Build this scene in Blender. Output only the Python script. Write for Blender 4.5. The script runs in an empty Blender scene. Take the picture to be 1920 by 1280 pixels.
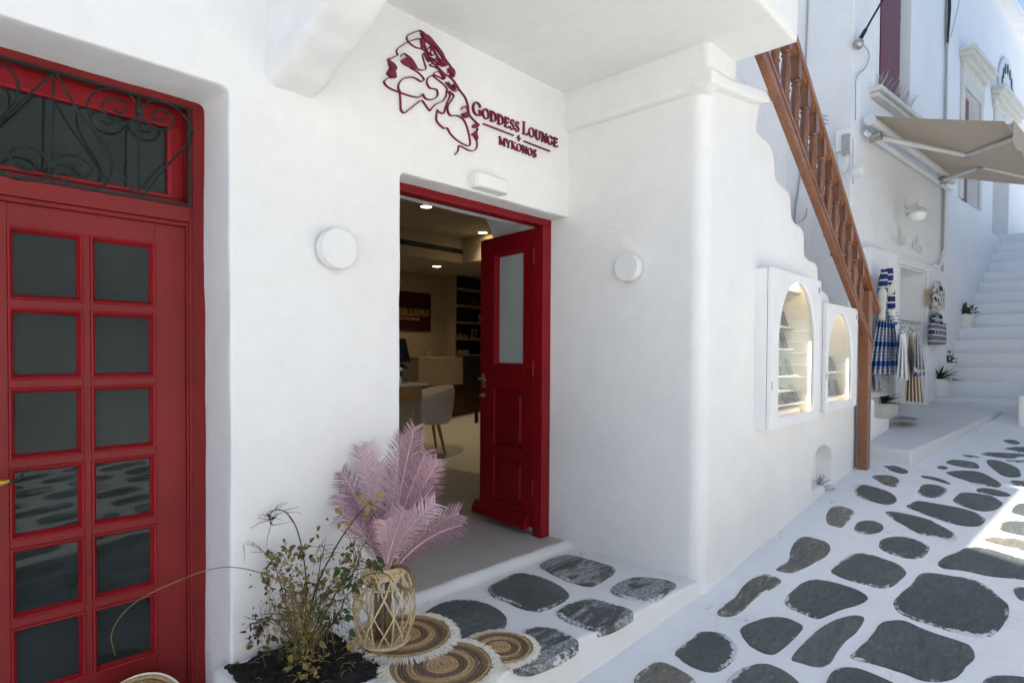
import bpy, bmesh, math, random
import numpy as np
from mathutils import Vector, Matrix, noise
random.seed(7)
scene = bpy.context.scene
COL = scene.collection
PI = math.pi
V = Vector

# ------------------------------------------------------------------ camera
F_PX, YAW, PITCH, ROLL, PY = 1138.58, 0.81695, -0.019503, 0.005886, 685.29
CZ = 1.45
def _axes():
    f = V((math.sin(YAW)*math.cos(PITCH), math.cos(YAW)*math.cos(PITCH), math.sin(PITCH)))
    r = V((math.cos(YAW), -math.sin(YAW), 0)); u = r.cross(f)
    c, s = math.cos(ROLL), math.sin(ROLL)
    return c*r+s*u, -s*r+c*u, f
RGT, UPV, FWD = _axes()
cam_d = bpy.data.cameras.new('camera')
cam = bpy.data.objects.new('camera', cam_d); COL.objects.link(cam)
cam.matrix_world = Matrix(((RGT.x, UPV.x, -FWD.x, 0), (RGT.y, UPV.y, -FWD.y, 0), (RGT.z, UPV.z, -FWD.z, CZ), (0, 0, 0, 1)))
cam_d.sensor_width = 36.0
cam_d.lens = F_PX/1920*36
cam_d.shift_y = (PY-640)/1920
cam_d.clip_start = 0.05; cam_d.clip_end = 800
scene.camera = cam

# ------------------------------------------------------------------ light
SUN_AZ = math.atan2(0.42, 0.91)          # from +Y towards +X
SUN_EL = math.radians(74)
world = bpy.data.worlds.new('World'); scene.world = world; world.use_nodes = True
wn = world.node_tree.nodes; wl = world.node_tree.links
sky = wn.new('ShaderNodeTexSky'); sky.sky_type = 'NISHITA'; sky.sun_disc = False
sky.sun_elevation = SUN_EL; sky.sun_rotation = SUN_AZ
sky.air_density = 1.0; sky.dust_density = 1.0; sky.ozone_density = 1.8
wl.new(sky.outputs[0], wn['Background'].inputs[0]); wn['Background'].inputs[1].default_value = 0.10
sd = bpy.data.lights.new('sun', 'SUN'); sd.energy = 4.4; sd.angle = math.radians(0.6); sd.color = (1.0, 0.93, 0.81)
sun = bpy.data.objects.new('sun', sd); COL.objects.link(sun)
sdir = V((math.sin(SUN_AZ)*math.cos(SUN_EL), math.cos(SUN_AZ)*math.cos(SUN_EL), math.sin(SUN_EL)))
sun.location = sdir*30
sun.rotation_euler = sdir.to_track_quat('Z', 'Y').to_euler()
vs = scene.view_settings
vs.view_transform = 'Standard'; vs.look = 'None'; vs.gamma = 1.0; vs.use_curve_mapping = False
vs.exposure = 1.27
try:
    scene.cycles.max_bounces = 10; scene.cycles.diffuse_bounces = 6; scene.cycles.transparent_max_bounces = 12
except Exception: pass

# ------------------------------------------------------------------ sight lines of the photograph -> points on known planes
def ray(px, py):
    return RGT*((px-960)/F_PX) - UPV*((py-PY)/F_PX) + FWD
def _o(d, t): return V((d.x*t, d.y*t, d.z*t+CZ))
def onY(px, py, Y): d = ray(px, py); return _o(d, Y/d.y)
def onX(px, py, X): d = ray(px, py); return _o(d, X/d.x)
def onZ(px, py, z): d = ray(px, py); return _o(d, (z-CZ)/d.z)
def dep(px, py, t): return _o(ray(px, py), t)
SL_Z, SL_X, SL = -1.326+CZ, 3.185, 0.1
def street_z(x):
    xx = max(-4.0, min(13.0, x)); return SL_Z+SL*(xx-SL_X)
def onS(px, py, off=0.0):
    d = ray(px, py); z0 = SL_Z-CZ+off
    return _o(d, (z0-SL*SL_X)/(d.z-SL*d.x))
# far street front: s along the wall, n out from the wall, z up
SC = V((10.644, 1.418, 0)); SU = V((0.9945, -0.105, 0)); SN = V((-0.105, -0.9945, 0))
def S(s, n, z): return SC+SU*s+SN*n+V((0, 0, z))
def onShop(px, py, off=0.0):
    d = ray(px, py); p0 = SC+SN*off
    t = p0.dot(SN)/d.dot(SN); return _o(d, t)
def shop_sz(px, py, off=0.0):
    p = onShop(px, py, off); q = p-SC
    return q.dot(SU), p.z
def terr_z(x): return 0.591+0.07*(x-6.5)

# ------------------------------------------------------------------ mesh helper
class MB:
    def __init__(self, T=None): self.v = []; self.f = []; self.T = T
    def add(self, vs, fs):
        o = len(self.v)
        self.v += [tuple(self.T(V(p))) if self.T else tuple(p) for p in vs]
        self.f += [tuple(i+o for i in f) for f in fs]
        return self
    def box(self, x0, x1, y0, y1, z0, z1):
        if x0 > x1: x0, x1 = x1, x0
        if y0 > y1: y0, y1 = y1, y0
        if z0 > z1: z0, z1 = z1, z0
        return self.add([(x0,y0,z0),(x1,y0,z0),(x1,y1,z0),(x0,y1,z0),(x0,y0,z1),(x1,y0,z1),(x1,y1,z1),(x0,y1,z1)],
                        [(0,3,2,1),(4,5,6,7),(0,1,5,4),(1,2,6,5),(2,3,7,6),(3,0,4,7)])
    def prism(self, pts, vec):
        pts = [V(p) for p in pts]; vec = V(vec); n = len(pts)
        nr = V((0, 0, 0))
        for i in range(n): nr += pts[i].cross(pts[(i+1) % n])
        if nr.dot(vec) > 0: pts = pts[::-1]
        vs = pts+[p+vec for p in pts]
        fs = [tuple(range(n)), tuple(range(2*n-1, n-1, -1))]
        for i in range(n):
            j = (i+1) % n; fs.append((i, i+n, j+n, j))
        return self.add(vs, fs)
    def tube(self, pts, r, seg=8, closed=False, flat=None):
        pts = [V(p) for p in pts]; n = len(pts)
        rs = r if isinstance(r, (list, tuple)) else [r]*n
        vs = []; fs = []; up = None
        for i in range(n):
            a = pts[(i-1) % n] if (closed or i > 0) else pts[i]
            b = pts[(i+1) % n] if (closed or i < n-1) else pts[i]
            t = (b-a)
            t = t.normalized() if t.length > 1e-9 else V((0, 0, 1))
            if up is None:
                up = V((0, 0, 1)) if abs(t.z) < 0.9 else V((1, 0, 0))
            x = t.cross(up)
            if x.length < 1e-6: x = t.orthogonal()
            x.normalize(); y = x.cross(t).normalized(); up = y
            for k in range(seg):
                an = 2*PI*k/seg
                vs.append(pts[i]+x*math.cos(an)*rs[i]+y*math.sin(an)*rs[i]*(flat or 1))
        m = n if closed else n-1
        for i in range(m):
            for k in range(seg):
                a = i*seg+k; b = i*seg+(k+1) % seg; c = ((i+1) % n)*seg+(k+1) % seg; d = ((i+1) % n)*seg+k
                fs.append((a, b, c, d))
        if not closed:
            fs.append(tuple(range(seg-1, -1, -1))); fs.append(tuple((n-1)*seg+k for k in range(seg)))
        return self.add(vs, fs)
    def lathe(self, prof, c=(0, 0, 0), seg=20, ax=None):
        c = V(c); ax = V(ax).normalized() if ax else V((0, 0, 1))
        x = ax.orthogonal().normalized(); y = ax.cross(x)
        vs = []; fs = []; n = len(prof)
        for r, h in prof:
            for k in range(seg):
                a = 2*PI*k/seg; vs.append(c+ax*h+x*(r*math.cos(a))+y*(r*math.sin(a)))
        for i in range(n-1):
            for k in range(seg):
                k2 = (k+1) % seg
                fs.append((i*seg+k, i*seg+k2, (i+1)*seg+k2, (i+1)*seg+k))
        if prof[0][0] > 1e-5: fs.append(tuple(range(seg-1, -1, -1)))
        if prof[-1][0] > 1e-5: fs.append(tuple((n-1)*seg+k for k in range(seg)))
        return self.add(vs, fs)
    def ribbon(self, pts, w, fn, d0, d1):
        """flat strip along 2-D points, mapped by fn(x,y,d)"""
        n = len(pts); ws = w if isinstance(w, (list, tuple)) else [w]*n
        L = []; R = []
        for i in range(n):
            a = pts[max(0, i-1)]; b = pts[min(n-1, i+1)]
            dx, dy = b[0]-a[0], b[1]-a[1]; l = math.hypot(dx, dy) or 1
            nx, ny = -dy/l*ws[i]/2, dx/l*ws[i]/2
            L.append((pts[i][0]+nx, pts[i][1]+ny)); R.append((pts[i][0]-nx, pts[i][1]-ny))
        vs = []
        for i in range(n):
            vs += [fn(*L[i], d0), fn(*R[i], d0), fn(*L[i], d1), fn(*R[i], d1)]
        fs = []
        for i in range(n-1):
            a = i*4; b = a+4
            fs += [(a+2, b+2, b+3, a+3), (a, a+2, b+2, b)[::-1], (a+1, b+1, b+3, a+3)[::-1]]
        fs += [(0, 1, 3, 2), ((n-1)*4, (n-1)*4+2, (n-1)*4+3, (n-1)*4+1)]
        return self.add(vs, fs)
    def poly(self, pts, fn, d0, d1):
        n = len(pts)
        vs = [fn(*p, d0) for p in pts]+[fn(*p, d1) for p in pts]
        fs = [tuple(range(n)), tuple(range(2*n-1, n-1, -1))]+[(i, (i+1) % n, (i+1) % n+n, i+n) for i in range(n)]
        return self.add(vs, fs)
    def ring(self, outer, inner, vec):
        """plate with a hole: two loops with the same count"""
        n = len(outer); vec = V(vec)
        vs = [V(p) for p in outer]+[V(p) for p in inner]
        vs += [p+vec for p in vs]
        fs = []
        for i in range(n):
            j = (i+1) % n
            fs += [(i, j, n+j, n+i), (2*n+i, 3*n+i, 3*n+j, 2*n+j), (i, 2*n+i, 2*n+j, j), (n+i, n+j, 3*n+j, 3*n+i)]
        return self.add(vs, fs)
    def mesh(self, name):
        me = bpy.data.meshes.new(name); me.from_pydata(self.v, [], self.f); me.validate(); return me
    def build(self, name, mat, parent=None, smooth=None, bevel=None, recalc=True, kind=None, label=None, segs=2):
        me = self.mesh(name)
        if recalc:
            bm = bmesh.new(); bm.from_mesh(me); bmesh.ops.recalc_face_normals(bm, faces=bm.faces); bm.to_mesh(me); bm.free()
        return link(name, me, mat, parent, smooth, bevel, kind, label, segs)
def link(name, me, mat, parent=None, smooth=None, bevel=None, kind=None, label=None, segs=2):
    if mat and not me.materials: me.materials.append(mat)
    if smooth is not None:
        me.polygons.foreach_set('use_smooth', [True]*len(me.polygons))
        if smooth < 180: me.set_sharp_from_angle(angle=math.radians(smooth))
    o = bpy.data.objects.new(name, me); COL.objects.link(o)
    if parent:
        o.parent = parent
        b = parent
        off = V((0, 0, 0))
        while b is not None:
            if b.type == 'EMPTY': off += b.location
            b = b.parent
        o.matrix_parent_inverse = Matrix.Translation(-off) if parent.type == 'EMPTY' else Matrix.Identity(4)
    if bevel:
        m = o.modifiers.new('bevel', 'BEVEL'); m.width = bevel; m.segments = segs; m.limit_method = 'ANGLE'; m.angle_limit = math.radians(40)
        m.harden_normals = False
    if kind: o['kind'] = kind
    if label: o['label'] = label
    return o
def thing(name, label, cat, loc, group=None):
    o = bpy.data.objects.new(name, None); COL.objects.link(o); o.location = loc; o.empty_display_size = 0.1
    o['label'] = label; o['category'] = cat
    if group: o['group'] = group
    return o
def tag(o, label, cat, group=None):
    o['label'] = label; o['category'] = cat
    if group: o['group'] = group
    return o
def smooth_line(pts, n=6, closed=False):
    P = [V(p) if len(p) == 3 else V((p[0], p[1], 0)) for p in pts]; out = []; N = len(P)
    rng = range(N) if closed else range(N-1)
    for i in rng:
        p0 = P[(i-1) % N] if (closed or i > 0) else P[i]; p1 = P[i]; p2 = P[(i+1) % N]
        p3 = P[(i+2) % N] if (closed or i+2 < N) else p2
        for k in range(n):
            t = k/n
            out.append(0.5*((2*p1)+(p2-p0)*t+(2*p0-5*p1+4*p2-p3)*t*t+(3*p1-p0-3*p2+p3)*t**3))
    if not closed: out.append(P[-1])
    return out
def sl2(pts, n=6, closed=False): return [(p.x, p.y) for p in smooth_line(pts, n, closed)]
def baked(mb, name, mat, parent, voxel=0.02, iters=6, disp=0.008, cut=None, kind=None, scale=0.5):
    """hand-plastered solid: union, soft edges, gently uneven faces"""
    o = mb.build('tmp', None)
    if cut:
        c = cut.build('tmpcut', None)
        m = o.modifiers.new('b', 'BOOLEAN'); m.object = c; m.operation = 'DIFFERENCE'; m.solver = 'EXACT'
    m = o.modifiers.new('r', 'REMESH'); m.mode = 'VOXEL'; m.voxel_size = voxel
    m = o.modifiers.new('s', 'SMOOTH'); m.iterations = iters; m.factor = 0.5
    tx = bpy.data.textures.new('plaster_waves', 'CLOUDS'); tx.noise_scale = scale; tx.noise_depth = 2
    m = o.modifiers.new('d', 'DISPLACE'); m.texture = tx; m.strength = disp; m.mid_level = 0.5; m.texture_coords = 'GLOBAL'
    dg = bpy.context.evaluated_depsgraph_get(); dg.update()
    me = bpy.data.meshes.new_from_object(o.evaluated_get(dg))
    bpy.data.objects.remove(o)
    if cut: bpy.data.objects.remove(c)
    me.materials.clear()
    return link(name, me, mat, parent, smooth=180, kind=kind)

# ------------------------------------------------------------------ materials
def nt(name):
    m = bpy.data.materials.new(name); m.use_nodes = True; t = m.node_tree
    return m, t, t.nodes['Principled BSDF']
def N(t, typ, **kw):
    n = t.nodes.new(typ)
    for k, v in kw.items():
        if k in n.inputs: n.inputs[k].default_value = v
        else: setattr(n, k, v)
    return n
def ramp(t, stops):
    r = t.nodes.new('ShaderNodeValToRGB'); e = r.color_ramp.elements
    while len(e) < len(stops): e.new(0.5)
    for el, (p, c) in zip(e, stops): el.position = p; el.color = (*c, 1) if len(c) == 3 else c
    return r
def mixc(t, fac, a, b, mode='MIX'):
    m = t.nodes.new('ShaderNodeMix'); m.data_type = 'RGBA'; m.blend_type = mode
    for sock, val in ((0, fac), (6, a), (7, b)):
        if hasattr(val, 'node'): t.links.new(val, m.inputs[sock])
        else: m.inputs[sock].default_value = val if sock == 0 else ((*val, 1) if len(val) == 3 else val)
    return m.outputs[2]
def coords(t, scale=(1, 1, 1), rand=False):
    tc = t.nodes.new('ShaderNodeTexCoord'); mp = t.nodes.new('ShaderNodeMapping'); mp.inputs['Scale'].default_value = scale
    t.links.new(tc.outputs['Object'], mp.inputs[0])
    if rand:
        oi = t.nodes.new('ShaderNodeObjectInfo'); ml = N(t, 'ShaderNodeVectorMath', operation='SCALE'); ml.inputs[3].default_value = 40
        cb = t.nodes.new('ShaderNodeCombineXYZ'); t.links.new(oi.outputs['Random'], cb.inputs[0]); t.links.new(oi.outputs['Random'], cb.inputs[1])
        t.links.new(cb.outputs[0], ml.inputs[0]); t.links.new(ml.outputs[0], mp.inputs['Location'])
    return mp.outputs[0]
def noi(t, vec, scale, detail=4, rough=0.55, dist=0.0):
    n = N(t, 'ShaderNodeTexNoise', Scale=scale, Detail=detail, Roughness=rough, Distortion=dist); t.links.new(vec, n.inputs['Vector']); return n.outputs['Fac']
def bump(t, b, hs, prev=None):
    last = None
    for h, st, d in hs:
        bn = N(t, 'ShaderNodeBump', Strength=st, Distance=d); t.links.new(h, bn.inputs['Height'])
        if last: t.links.new(last, bn.inputs['Normal'])
        last = bn.outputs[0]
    t.links.new(last, b.inputs['Normal'])
def mk(name, col, rough=0.5, var=0.12, vs=6.0, bmp=0.0, bs=60.0, spec=0.4, metal=0.0, col2=None, stretch=(1, 1, 1), rand=False, coat=0.0, trans=0.0):
    m, t, b = nt(name)
    c = coords(t, stretch, rand)
    n = noi(t, c, vs)
    c2 = col2 or tuple(x*(1-var) for x in col); c1 = col if col2 else tuple(min(1, x*(1+var*0.6)) for x in col)
    r = ramp(t, [(0.35, c2), (0.65, c1)]); t.links.new(n, r.inputs[0]); t.links.new(r.outputs[0], b.inputs['Base Color'])
    b.inputs['Roughness'].default_value = rough; b.inputs['Specular IOR Level'].default_value = spec; b.inputs['Metallic'].default_value = metal
    b.inputs['Coat Weight'].default_value = coat
    if bmp:
        n2 = noi(t, c, bs, 5); bump(t, b, [(n2, 0.6, bmp)])
    return m
def plaster(name, col=(0.80, 0.80, 0.79), rough=0.75, dirt=0.05, b1=0.010, b2=0.0015, chips=False):
    m, t, b = nt(name)
    c = coords(t)
    big = noi(t, c, 1.3, 5); mid = noi(t, c, 9, 6, 0.65); fine = noi(t, c, 90, 3)
    r = ramp(t, [(0.3, tuple(x*(1-dirt) for x in col)), (0.7, col)]); t.links.new(big, r.inputs[0])
    out = r.outputs[0]
    r2 = ramp(t, [(0.35, (0.95, 0.945, 0.935)), (0.6, (1, 1, 1))]); t.links.new(mid, r2.inputs[0])
    out = mixc(t, 0.6, out, r2.outputs[0], 'MULTIPLY')
    if chips:
        ch = noi(t, c, 34, 8, 0.75, 0.6); r3 = ramp(t, [(0.67, (0, 0, 0)), (0.70, (1, 1, 1))]); t.links.new(ch, r3.inputs[0])
        zone = noi(t, c, 2.3, 2); r4 = ramp(t, [(0.46, (0, 0, 0)), (0.66, (1, 1, 1))]); t.links.new(zone, r4.inputs[0])
        f = mixc(t, 1.0, r3.outputs[0], r4.outputs[0], 'MULTIPLY')
        out = mixc(t, f, out, (0.36, 0.35, 0.33))
        wv = t.nodes.new('ShaderNodeTexNoise'); wv.inputs['Scale'].default_value = 5; t.links.new(c, wv.inputs['Vector'])
        vm = N(t, 'ShaderNodeVectorMath', operation='MULTIPLY_ADD'); t.links.new(wv.outputs['Color'], vm.inputs[0]); vm.inputs[1].default_value = (0.3, 0.3, 0.3); t.links.new(c, vm.inputs[2])
        vo = N(t, 'ShaderNodeTexVoronoi', Scale=2.6); vo.feature = 'DISTANCE_TO_EDGE'; t.links.new(vm.outputs[0], vo.inputs['Vector'])
        cr = ramp(t, [(0.003, (1, 1, 1)), (0.008, (0, 0, 0))]); t.links.new(vo.outputs['Distance'], cr.inputs[0])
        z2 = noi(t, c, 3.1, 3); r5 = ramp(t, [(0.5, (0, 0, 0)), (0.62, (0.75, 0.75, 0.75))]); t.links.new(z2, r5.inputs[0])
        out = mixc(t, mixc(t, 1.0, cr.outputs[0], r5.outputs[0], 'MULTIPLY'), out, (0.42, 0.41, 0.39))
    t.links.new(out, b.inputs['Base Color'])
    b.inputs['Roughness'].default_value = rough; b.inputs['Specular IOR Level'].default_value = 0.25
    brush = noi(t, coords(t, (3, 3, 14)), 3.0, 5, 0.6)
    bump(t, b, [(mid, 0.5, b1), (brush, 0.35, b1*0.7), (fine, 0.4, b2)])
    return m
def stone(name, c1, c2, wear=0.2, wcol=(0.42, 0.42, 0.40), wscale=9, rough=0.6, stretch=(1, 3, 1)):
    m, t, b = nt(name)
    c = coords(t, stretch, True); ci = coords(t, (1, 1, 1), True)
    n1 = noi(t, c, 9, 10, 0.72, 1.4); n2 = noi(t, ci, 120, 3, 0.7); n3 = noi(t, ci, 2.2, 3)
    r = ramp(t, [(0.3, c1), (0.7, c2)]); t.links.new(n1, r.inputs[0])
    spk = ramp(t, [(0.4, (0.75, 0.75, 0.75)), (0.7, (1.35, 1.35, 1.33))]); t.links.new(n2, spk.inputs[0])
    out = mixc(t, 0.7, r.outputs[0], spk.outputs[0], 'MULTIPLY')
    tone = ramp(t, [(0.3, (0.72, 0.75, 0.76)), (0.7, (1.28, 1.25, 1.2))]); t.links.new(n3, tone.inputs[0])
    out = mixc(t, 0.8, out, tone.outputs[0], 'MULTIPLY')
    oi = t.nodes.new('ShaderNodeObjectInfo')
    tone2 = ramp(t, [(0.0, (0.8, 0.83, 0.84)), (1.0, (1.18, 1.15, 1.10))]); t.links.new(oi.outputs['Random'], tone2.inputs[0])
    out = mixc(t, 1.0, out, tone2.outputs[0], 'MULTIPLY')
    wn_ = noi(t, c, wscale, 9, 0.75, 1.2)
    lo = 0.72-wear*0.45
    wr = ramp(t, [(lo, (0, 0, 0)), (lo+0.07, (1, 1, 1))]); t.links.new(wn_, wr.inputs[0])
    w2 = noi(t, ci, 70, 4, 0.8); wr2 = ramp(t, [(0.42, (0.15, 0.15, 0.15)), (0.6, (1, 1, 1))]); t.links.new(w2, wr2.inputs[0])
    f = mixc(t, 1.0, wr.outputs[0], wr2.outputs[0], 'MULTIPLY')
    out = mixc(t, f, out, wcol)
    uvn = t.nodes.new('ShaderNodeUVMap'); sp = t.nodes.new('ShaderNodeSeparateXYZ'); t.links.new(uvn.outputs[0], sp.inputs[0])
    de = N(t, 'ShaderNodeMath', operation='MULTIPLY'); t.links.new(sp.outputs[0], de.inputs[0]); de.inputs[1].default_value = 9.0
    en = noi(t, ci, 38, 7, 0.8); e2 = noi(t, ci, 3.2, 2)
    a1 = N(t, 'ShaderNodeMath', operation='SUBTRACT'); t.links.new(en, a1.inputs[0]); t.links.new(de.outputs[0], a1.inputs[1])
    a2 = N(t, 'ShaderNodeMath', operation='ADD'); t.links.new(a1.outputs[0], a2.inputs[0]); t.links.new(e2, a2.inputs[1])
    er = ramp(t, [(0.98, (0, 0, 0)), (1.0, (1, 1, 1))]); a3 = N(t, 'ShaderNodeMath', operation='ADD'); t.links.new(a2.outputs[0], a3.inputs[0]); a3.inputs[1].default_value = -0.09
    t.links.new(a3.outputs[0], er.inputs[0]); out = mixc(t, er.outputs[0], out, (0.62, 0.63, 0.63))
    t.links.new(out, b.inputs['Base Color'])
    b.inputs['Roughness'].default_value = rough; b.inputs['Specular IOR Level'].default_value = 0.35
    bump(t, b, [(n1, 0.8, 0.012), (n2, 0.5, 0.002)])
    return m
def glass(name, tint=(0.5, 0.55, 0.53), rough=0.0, ior=1.5, dust=0.0):
    m = bpy.data.materials.new(name); m.use_nodes = True; t = m.node_tree; t.nodes.clear()
    o = t.nodes.new('ShaderNodeOutputMaterial'); tr = t.nodes.new('ShaderNodeBsdfTransparent'); tr.inputs[0].default_value = (*tint, 1)
    gl = t.nodes.new('ShaderNodeBsdfGlossy'); gl.inputs['Roughness'].default_value = rough; gl.inputs[0].default_value = (0.85, 0.95, 0.95, 1)
    fr = t.nodes.new('ShaderNodeFresnel'); fr.inputs[0].default_value = ior; ge = t.nodes.new('ShaderNodeNewGeometry'); mr = N(t, 'ShaderNodeMapRange'); mr.inputs['To Min'].default_value = ior; mr.inputs['To Max'].default_value = 1/ior; t.links.new(ge.outputs['Backfacing'], mr.inputs['Value']); t.links.new(mr.outputs[0], fr.inputs[0]); mx = t.nodes.new('ShaderNodeMixShader')
    t.links.new(fr.outputs[0], mx.inputs[0]); t.links.new(tr.outputs[0], mx.inputs[1]); t.links.new(gl.outputs[0], mx.inputs[2])
    df = t.nodes.new('ShaderNodeBsdfDiffuse'); df.inputs[0].default_value = (0.36, 0.46, 0.46, 1); m2 = t.nodes.new('ShaderNodeMixShader')
    sm = noi(t, coords(t), 4.0, 4); rr = ramp(t, [(0.3, (dust*0.6,)*3), (0.7, (dust*1.4,)*3)]); t.links.new(sm, rr.inputs[0]); t.links.new(rr.outputs[0], m2.inputs[0])
    t.links.new(mx.outputs[0], m2.inputs[1]); t.links.new(df.outputs[0], m2.inputs[2]); t.links.new((m2 if dust else mx).outputs[0], o.inputs[0])
    return m
def emit(name, col, st):
    m, t, b = nt(name); b.inputs['Base Color'].default_value = (*col, 1)
    b.inputs['Emission Color'].default_value = (*col, 1); b.inputs['Emission Strength'].default_value = st; return m
def wood(name, c1, c2, rough=0.35, sc=(2, 40, 40), coat=0.2):
    m, t, b = nt(name); c = coords(t, sc, True); n = noi(t, c, 1.5, 6, 0.6, 0.6); n2 = noi(t, coords(t, (1, 1, 1), True), 3, 3)
    r = ramp(t, [(0.3, c1), (0.7, c2)]); t.links.new(n, r.inputs[0])
    r2 = ramp(t, [(0.3, (0.8, 0.8, 0.8)), (0.7, (1.15, 1.15, 1.15))]); t.links.new(n2, r2.inputs[0])
    t.links.new(mixc(t, 1.0, r.outputs[0], r2.outputs[0], 'MULTIPLY'), b.inputs['Base Color'])
    b.inputs['Roughness'].default_value = rough; b.inputs['Coat Weight'].default_value = coat; bump(t, b, [(n, 0.3, 0.001)])
    return m
def leafmat(name, c1, c2, trans=0.3):
    m, t, b = nt(name); n = noi(t, coords(t), 25, 3); r = ramp(t, [(0.35, c1), (0.65, c2)]); t.links.new(n, r.inputs[0])
    t.links.new(r.outputs[0], b.inputs['Base Color']); b.inputs['Roughness'].default_value = 0.6; b.inputs['Specular IOR Level'].default_value = 0.25
    out = t.nodes['Material Output']; tl = t.nodes.new('ShaderNodeBsdfTranslucent'); t.links.new(r.outputs[0], tl.inputs[0])
    mx = t.nodes.new('ShaderNodeMixShader'); mx.inputs[0].default_value = trans
    t.links.new(b.outputs[0], mx.inputs[1]); t.links.new(tl.outputs[0], mx.inputs[2]); t.links.new(mx.outputs[0], out.inputs[0])
    return m
def painted_wood(name, col, rough=0.42, wear=0.0):
    m, t, b = nt(name); c = coords(t); n = noi(t, c, 4, 5); g = noi(t, coords(t, (60, 60, 3)), 1.2, 4)
    r = ramp(t, [(0.3, tuple(x*0.86 for x in col)), (0.7, tuple(x*1.12 for x in col))]); t.links.new(n, r.inputs[0]); out = r.outputs[0]
    ch = noi(t, c, 55, 6, 0.7); r3 = ramp(t, [(0.74, (0, 0, 0)), (0.76, (1, 1, 1))]); t.links.new(ch, r3.inputs[0])
    out = mixc(t, r3.outputs[0], out, (0.45, 0.28, 0.24))
    t.links.new(out, b.inputs['Base Color']); b.inputs['Roughness'].default_value = rough; b.inputs['Specular IOR Level'].default_value = 0.28
    bump(t, b, [(g, 0.25, 0.0012), (n, 0.2, 0.002)])
    return m

M_WALL = plaster('white_limewash'); M_WALL2 = plaster('white_limewash_chipped', (0.79, 0.79, 0.77), dirt=0.09, b1=0.01, chips=True)
M_FAR = plaster('far_white_limewash', (0.78, 0.79, 0.80), dirt=0.06, b1=0.004)
M_TERR = plaster('painted_terrace', (0.66, 0.66, 0.65), rough=0.6, dirt=0.08, b1=0.003)
M_STREET = plaster('street_white_paint', (0.80, 0.81, 0.81), rough=0.6, dirt=0.07, b1=0.02, b2=0.002, chips=True)
M_STONE = stone('dark_slate', (0.040, 0.052, 0.053), (0.128, 0.148, 0.145), 0.20, wcol=(0.25, 0.26, 0.25), rough=0.42)
M_STONEW = stone('paint_worn_slate', (0.05, 0.058, 0.060), (0.105, 0.115, 0.115), 0.60, wcol=(0.46, 0.47, 0.46), wscale=2.6)
M_STONEG = stone('speckled_slate', (0.06, 0.072, 0.074), (0.12, 0.135, 0.135), 0.22, wcol=(0.33, 0.34, 0.34))
M_STONEB = stone('rough_brown_slate', (0.10, 0.095, 0.085), (0.24, 0.225, 0.20), 0.35, wcol=(0.40, 0.38, 0.33), rough=0.75)
M_RED1 = painted_wood('brick_red_paint', (0.19, 0.012, 0.012), 0.5); M_RED1B = painted_wood('bright_red_paint', (0.25, 0.007, 0.012), 0.42)
M_RED2 = painted_wood('crimson_paint', (0.20, 0.003, 0.008), 0.38)
M_IRON = mk('green_black_iron', (0.012, 0.019, 0.018), 0.5, 0.3, 40, 0.001, 120, spec=0.25)
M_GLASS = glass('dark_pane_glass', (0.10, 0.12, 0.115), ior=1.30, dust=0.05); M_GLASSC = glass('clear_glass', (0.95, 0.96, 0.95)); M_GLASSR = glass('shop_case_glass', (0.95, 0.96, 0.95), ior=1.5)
M_FROST = mk('frosted_glass', (0.40, 0.45, 0.44), 0.25, 0.06, 3, spec=0.5)
M_STEEL = mk('brushed_steel', (0.45, 0.43, 0.40), 0.35, 0.1, 20, metal=0.9)
M_BRASS = mk('worn_brass', (0.5, 0.33, 0.04), 0.35, 0.2, 20, metal=0.6)
M_LOGO = mk('burgundy_metal', (0.16, 0.006, 0.04), 0.45, 0.1, 20)
M_LAMP = mk('white_lamp_shell', (0.75, 0.75, 0.74), 0.7, 0.02, 5)
M_PLASTIC = mk('white_plastic', (0.78, 0.78, 0.76), 0.35, 0.03, 5)
M_CASE = mk('white_lacquer', (0.80, 0.80, 0.80), 0.32, 0.03, 4, 0.0006, 30)
M_CASEI = mk('cream_case_lining', (0.80, 0.76, 0.68), 0.6, 0.03, 4)
M_WOOD = wood('varnished_brown_wood', (0.17, 0.062, 0.024), (0.29, 0.115, 0.048)); M_WOODD = wood('turned_brown_wood', (0.12, 0.046, 0.02), (0.25, 0.105, 0.05), sc=(30, 30, 3))
M_FLOOR = mk('grey_microcement', (0.45, 0.435, 0.41), 0.45, 0.07, 3, 0.001, 40)
M_SOIL = mk('dark_soil', (0.022, 0.018, 0.014), 0.95, 0.5, 30, 0.02, 60, col2=(0.008, 0.007, 0.006))
M_WICKER = mk('pale_wicker', (0.60, 0.47, 0.28), 0.5, 0.25, 40, 0.001, 150, rand=True)
M_ROPE = mk('brown_rope', (0.22, 0.14, 0.075), 0.8, 0.3, 90, 0.002, 200)
M_FRINGE = mk('cream_fringe', (0.72, 0.68, 0.58), 0.85, 0.1, 30)
M_PALM = leafmat('dusty_pink_leaflet', (0.42, 0.25, 0.30), (0.64, 0.45, 0.49), 0.2)
_t = M_PALM.node_tree; _oi = _t.nodes.new('ShaderNodeObjectInfo'); _r = ramp(_t, [(0.0, (0.27, 0.14, 0.185)), (0.5, (0.45, 0.27, 0.32)), (1.0, (0.72, 0.54, 0.57))]); _t.links.new(_oi.outputs['Random'], _r.inputs[0])
for _n in list(_t.nodes):
    if _n.type == 'BSDF_PRINCIPLED': _t.links.new(_r.outputs[0], _n.inputs['Base Color'])
    if _n.type == 'BSDF_TRANSLUCENT': _t.links.new(_r.outputs[0], _n.inputs[0])
M_PALMR = mk('pale_pink_rib', (0.78, 0.60, 0.62), 0.5, 0.1, 30)
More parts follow.
